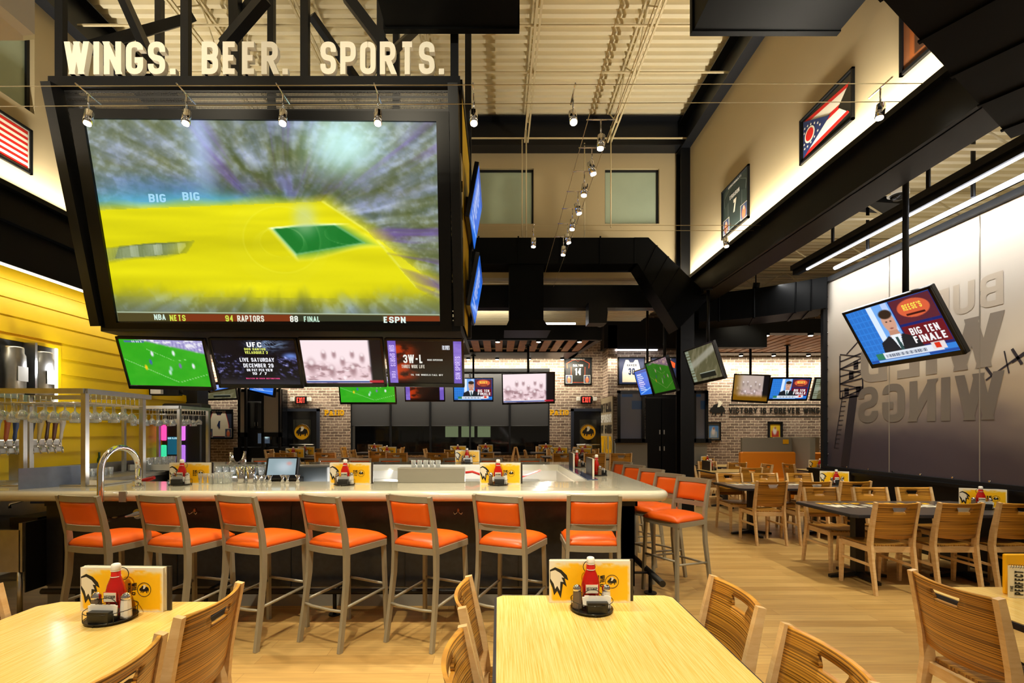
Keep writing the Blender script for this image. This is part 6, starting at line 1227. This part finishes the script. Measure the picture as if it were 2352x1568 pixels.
def ohio(r, w, h):      # swallow-tailed burgee; hoist at the far (left) end
    W2, H2 = w/2-.06, h/2-.05; Lq = lambda t, s: (-W2+2*W2*t, s)
    zt = lambda t: H2*(1-.28*t); tip = [(-W2,-H2),(-W2,H2),(W2,H2*.72),(W2*.55,0),(W2,-H2*.72)]
    flat(r, 'pennant', tip, M['menuW'], -.0135)
    flat(r, 'stripe', [(-W2,H2),(W2,H2*.72),(W2*.93,H2*.55),(-W2,H2*.78)], M['red']); flat(r, 'stripe', [(-W2,-H2),(W2,-H2*.72),(W2*.93,-H2*.55),(-W2,-H2*.78)], M['red']); flat(r, 'stripe', [(-W2*.3,H2*.12),(W2*.62,.10*H2),(W2*.55,0),(W2*.62,-.10*H2),(-W2*.3,-H2*.12)], M['red'])
    flat(r, 'blue_triangle', [(-W2,H2),(W2*.25,0),(-W2,-H2)], M['navy'], -.0180); 
    a = MB(); c = (-W2*.68,0)
    def disc(rad, y_): n = a.vs([(c[0]+rad*math.cos(t),y_,c[1]+rad*math.sin(t)) for t in np.linspace(0,2*PI,29)[:-1]]); a.face(range(n,n+28))
    disc(.088,-.0200); obj('white_disc', a, M['menuW'], r); a = MB(); disc(.068,-.0215); obj('red_disc', a, M['red'], r); a = MB()
    for (sx, sz) in ((-.92,.55),(-.78,.55),(-.62,.48),(-.45,.36),(-.3,.2),(-.92,-.55),(-.78,-.55),(-.62,-.48),(-.45,-.36),(-.3,-.2),(-.94,.3),(-.94,-.3),(-.2,0)):
        n = a.vs([(W2*sx+(.018 if q%2==0 else .007)*math.sin(q*PI/5),-.0200,H2*sz+(.018 if q%2==0 else .007)*math.cos(q*PI/5)) for q in range(10)]); a.face(range(n,n+10))
    obj('stars', a, M['menuW'], r)
sideframe(XR, 4.88, 5.74, 4.72, 5.25, -1, 'framed red, white and blue swallow-tailed flag on the right upper wall', M['black'], mat('glass_dark','1c1d1a',.15), ohio, fr=.02, name='flag_frame', cat='framed flag')
sideframe(XR, 6.92, 7.75, 4.63, 5.40, -1, 'framed dark green jersey print number 7 on the right upper wall', M['black'], mat('mat_green','2c3a38',.4), jersey(mat('jersey_green','26332f',.6), mat('trim_grey','6a7470',.6), '7', 'ESIASON', 'CINCINNATI', M['menuW'], True, True), fr=.025, name='jersey_frame')
sideframe(XR, 3.75, 4.31, 4.72, 5.3, -1, 'framed picture at the top right, mostly hidden by the diagonal duct', M['black'], mat('mat_rust','7a4a2a',.5), ph_('8a4a20','3a2418'), fr=.03)
# victory sign
a_ = P(1674, 950, Y2); wallsign('VICTORY IS FOREVER WINGS', 1674, 1893, 936, 949, Y2-.01, M['navy'] if False else M['ink'], 'wall_lettering', 'dark VICTORY IS FOREVER WINGS lettering on the right brick wall', t=.21)
for i, py in enumerate((929, 957)): A_, B_ = P(1674,py,Y2), P(1960,py,Y2); obj('sign_bar', MB().box(A_.x,B_.x,Y2-.004,Y2,A_.z-.015,A_.z+.015), M['ink'], label='thin dark bar %s the victory lettering' % ('above' if i == 0 else 'below'), cat='sign bar')
c = P(1648, 942, Y2-.02); r = thing('bison_logo', 'dark bison logo with white wing left of the victory lettering', 'sign', (c.x, Y2-.01, c.z)); m1, m2 = bison(.45); obj('bison_shape', m1, M['ink'], r); obj('wing_shape', m2.xf(Matrix.Translation((.05,-.006,.06))), M['menuW'], r)
# passages / dark windows near the column
def darkwin(px0, px1, py0, py1, Y, label):
    A_, B_ = P(px0,py0,Y), P(px1,py1,Y); r = thing('dark_window', label, 'window unit'); f = MB()
    for x0, x1, a, c in ((A_.x,B_.x,A_.z-.07,A_.z),(A_.x-.05,B_.x+.08,B_.z-.02,B_.z+.09),(A_.x,A_.x+.07,B_.z,A_.z),(B_.x-.07,B_.x,B_.z,A_.z)): f.box(x0,x1,Y-.08,Y,a,c)
    obj('frame', f, M['bezel'], r)
    q = picture('pane', B_.x-A_.x-.1, A_.z-B_.z-.1, 30, 50, lambda u, v: mixc(mixc(mixc(np.ones(u.shape+(3,))*np.array(H('767c90')), poly(u,v,[(0,.35),(.45,.2),(1,.5),(1,.75),(.4,.6),(0,.7)])*.5, H('767c8c')), rect(u,v,.1,.02,.6,.10), H('2f68b8')), rect(u,v,.55,.17,1,.35)*.8, H('2a5aa0')), M['mural'], r, y=0); q.location = ((A_.x+B_.x)/2, Y-.02, (A_.z+B_.z)/2)
    return r
darkwin(1417, 1479, 897, 1015, 12.4, 'blue-grey framed window left of the dark doorway'); darkwin(1590, 1624, 897, 1015, 12.4, 'blue-grey framed window right of the black column')
b = MB(); A_ = P(1417,1015,12.45); B_ = P(1486,0,12.45); b.box(P(1413,0,12.45).x, B_.x, 12.42, 13.4, 0, A_.z); b.box(P(1587,0,12.45).x, P(1623,0,12.45).x, 12.42, 13.4, 0, A_.z); struct('wall_partition', b, M['grey'])
b = MB(); b.box(P(1410,0,13.6).x, P(1623,0,13.6).x, 13.55, 13.75, P(0,912,13.6).z, 3.86); struct('wall_partition_upper', b, M['brick']); struct('wall_header_dark', MB().box(P(1382,0,13.6).x, P(1640,0,13.6).x, 13.3, 13.76, 3.86, 4.7), M['black']); obj('tube_lamp', MB().box(P(1418,0,13.1).x, P(1515,0,13.1).x, 13.26, 13.30, 3.80, 3.83), M['tube'], label='thin bright LED bar above the white jersey number 30', cat='light fixture')
struct('wall_doorway_dark', MB().box(P(1480,0,13.6).x, P(1592,0,13.6).x, 13.4, 13.5, 0, 2.6), M['bezel'])
r = thing('double_doors', 'pair of tall black swing doors in the dark doorway', 'door', (0,0,0)); x0 = P(1483,0,13.3).x; x1 = P(1555,0,13.3).x
obj('door_leaf', MB().bbox(x0,(x0+x1)/2-.01,13.28,13.33,0,2.5), M['black'], r); obj('door_leaf', MB().bbox((x0+x1)/2+.01,x1,13.28,13.33,0,2.5), M['black'], r)
for s in (-1,1):
    for z_ in (1.05,1.5): obj('handle', MB().box((x0+x1)/2+s*.06-.015,(x0+x1)/2+s*.06+.015,13.24,13.28,z_,z_+.12), M['steel'], r)
# OFFICIAL SPONSOR side panel
r = thing('slogan_panel', 'tan panel reading OFFICIAL SPONSOR OF GOING WILD beside the right patio door', 'sign', ((P(1387,0,13.9).x+P(1400,0,12.6).x)/2, 13.28, 0), -math.atan2(1.3, P(1414,0,12.6).x-P(1389,0,13.9).x)); Lp = .72
obj('panel', MB().box(-Lp,Lp,0,.03,.3,P(0,912,13.2).z), mat('tan_panel','9a8c70',.7), r)
for s_, z0_, z1_, m_ in (('OFFICIAL',2.10,2.36,M['ink']),('SPONSOR',1.82,2.05,M['white']),('OF GOING',1.52,1.76,M['ink']),('WILD',.98,1.45,M['menuY'])): q = fit(s_, Lp*1.8, z1_-z0_, t=.25, wr=.42); obj('lettering', q.xf(Matrix.Translation((-Lp*.9,-.006,z0_))), m_, r)
# dark cabinet unit at the left back passage
A_ = P(545,905,13.2); r = thing('wall_cabinet', 'tall black wall cabinet with two doors in the back passage', 'cabinet', (P(590,0,13.2).x, 13.2, 0)); w_ = .34
obj('body', MB().bbox(-w_,w_,0,.4,P(0,985,13.2).z,P(0,922,13.2).z), M['black'], r)
for s in (-1,1): d_ = obj('door', MB().bbox(.01 if s>0 else -w_+.01, w_-.01 if s>0 else -.01,-.02,0,P(0,983,13.2).z,P(0,924,13.2).z), M['bezel'], r); obj('handle', MB().cyl((s*.04,-.035,1.72),(s*.04,-.035,1.84),.006,6), M['steel'], d_)
for px0, px1, lb in ((552,562,'left'), (606,640,'right')):
    A_, B_ = P(px0,905,12.9), P(px1,1010,12.9); r = thing('pale_panel', 'pale upright panel with dark edge %s of the black wall cabinet' % lb, 'panel', ((A_.x+B_.x)/2, 12.9, 0)); hw = (B_.x-A_.x)/2; obj('sheet', MB().box(-hw,hw,0,.04,P(0,993,12.9).z,P(0,900,12.9).z), mat('pale_sheet','a8a498',.5) if 'pale_sheet' not in bpy.data.materials else bpy.data.materials['pale_sheet'], r)
    obj('edge_frame', MB().box(-hw-.06,-hw,-.02,.05,.9,P(0,890,12.9).z).box(hw,hw+.05,-.02,.05,.9,P(0,890,12.9).z).box(-hw-.06,hw+.05,-.02,.05,P(0,1003,12.9).z,P(0,993,12.9).z), M['black'], r)
struct('wall_passage', MB().box(P(546,0,13.6).x,P(648,0,13.6).x,13.62,13.95,.27,P(0,893,13.6).z), M['bezel'])
obj('server_station', MB().bbox(P(545,0,13.2).x,P(650,0,13.2).x,13.0,13.6,.27,1.15), M['black'], label='black server station counter below the black wall cabinet', cat='counter')
r = thing('monitor', 'small grey monitor on the black server station', 'monitor', (P(604,0,13.0).x, 13.05, 1.15)); obj('casing', MB().bbox(-.18,.18,0,.05,.08,.40), M['bezel'], r); picture('screen', .32, .27, 8, 8, lambda u, v: mixc(np.ones(u.shape+(3,))*np.array(H('3a4450')), blob(u,v,.7,.3,.2,.2), H('c8e8e8')), M['screen'], r, y=-.004).location.z = .24; obj('foot', MB().box(-.08,.08,0,.12,0,.08), M['bezel'], r)

# ================= ADDED SPOTS, MOSTLY OUT OF FRAME, TO BRIGHTEN TABLES, STOOLS AND SIGN =================
for i, (x, y, z_, tx, ty, tz, p, sz) in enumerate(((.45,.6,3.8,.45,1.5,.75,400,60),(-1.7,.5,3.8,-1.7,1.5,.75,330,60),(2.7,.8,3.8,2.6,2.2,.6,150,70),(-3.2,1.8,4.0,-2.6,4.1,.5,330,75),(-.9,1.8,4.0,-.7,4.1,.5,330,75),(1.2,2.2,4.0,1.5,4.2,.3,240,80),
        (4.2,3.6,4.4,4.4,5.2,.5,330,85),(4.3,6.0,4.4,4.3,7.4,.5,300,85),(4.9,9.2,4.3,4.9,10.3,.5,280,90),(2.9,2.2,4.0,2.9,4.8,0,230,80),(-3.4,2.3,4.9,-3.5,4.95,5.3,200,60),(-1.3,2.3,4.9,-1.2,4.95,5.3,200,60))):
    r = thing('added_spotlight', 'added black spotlight hanging over the dining area, number %s from the front left' % nxt[i], 'light fixture', (x,y,z_), group='added spotlights'); d = (Vector((tx,ty,tz))-Vector((x,y,z_))).normalized()
    obj('can', MB().tube([-d*.1, d*.05], .06, 16), M['black'], r); obj('lens', MB().tube([d*.05, d*.055], .045, 14), M['bulb'], r); obj('stem', MB().cyl((0,0,.05),(0,0,(7.56 if x < 3.6 else 4.98)-z_),.012,8), M['black'], r)
    lamp('SPOT', Vector((x,y,z_))+d*.08, p, (1,.88,.64), (tx,ty,tz), .05, spot=sz, blend=.8, name='added_spot_beam')
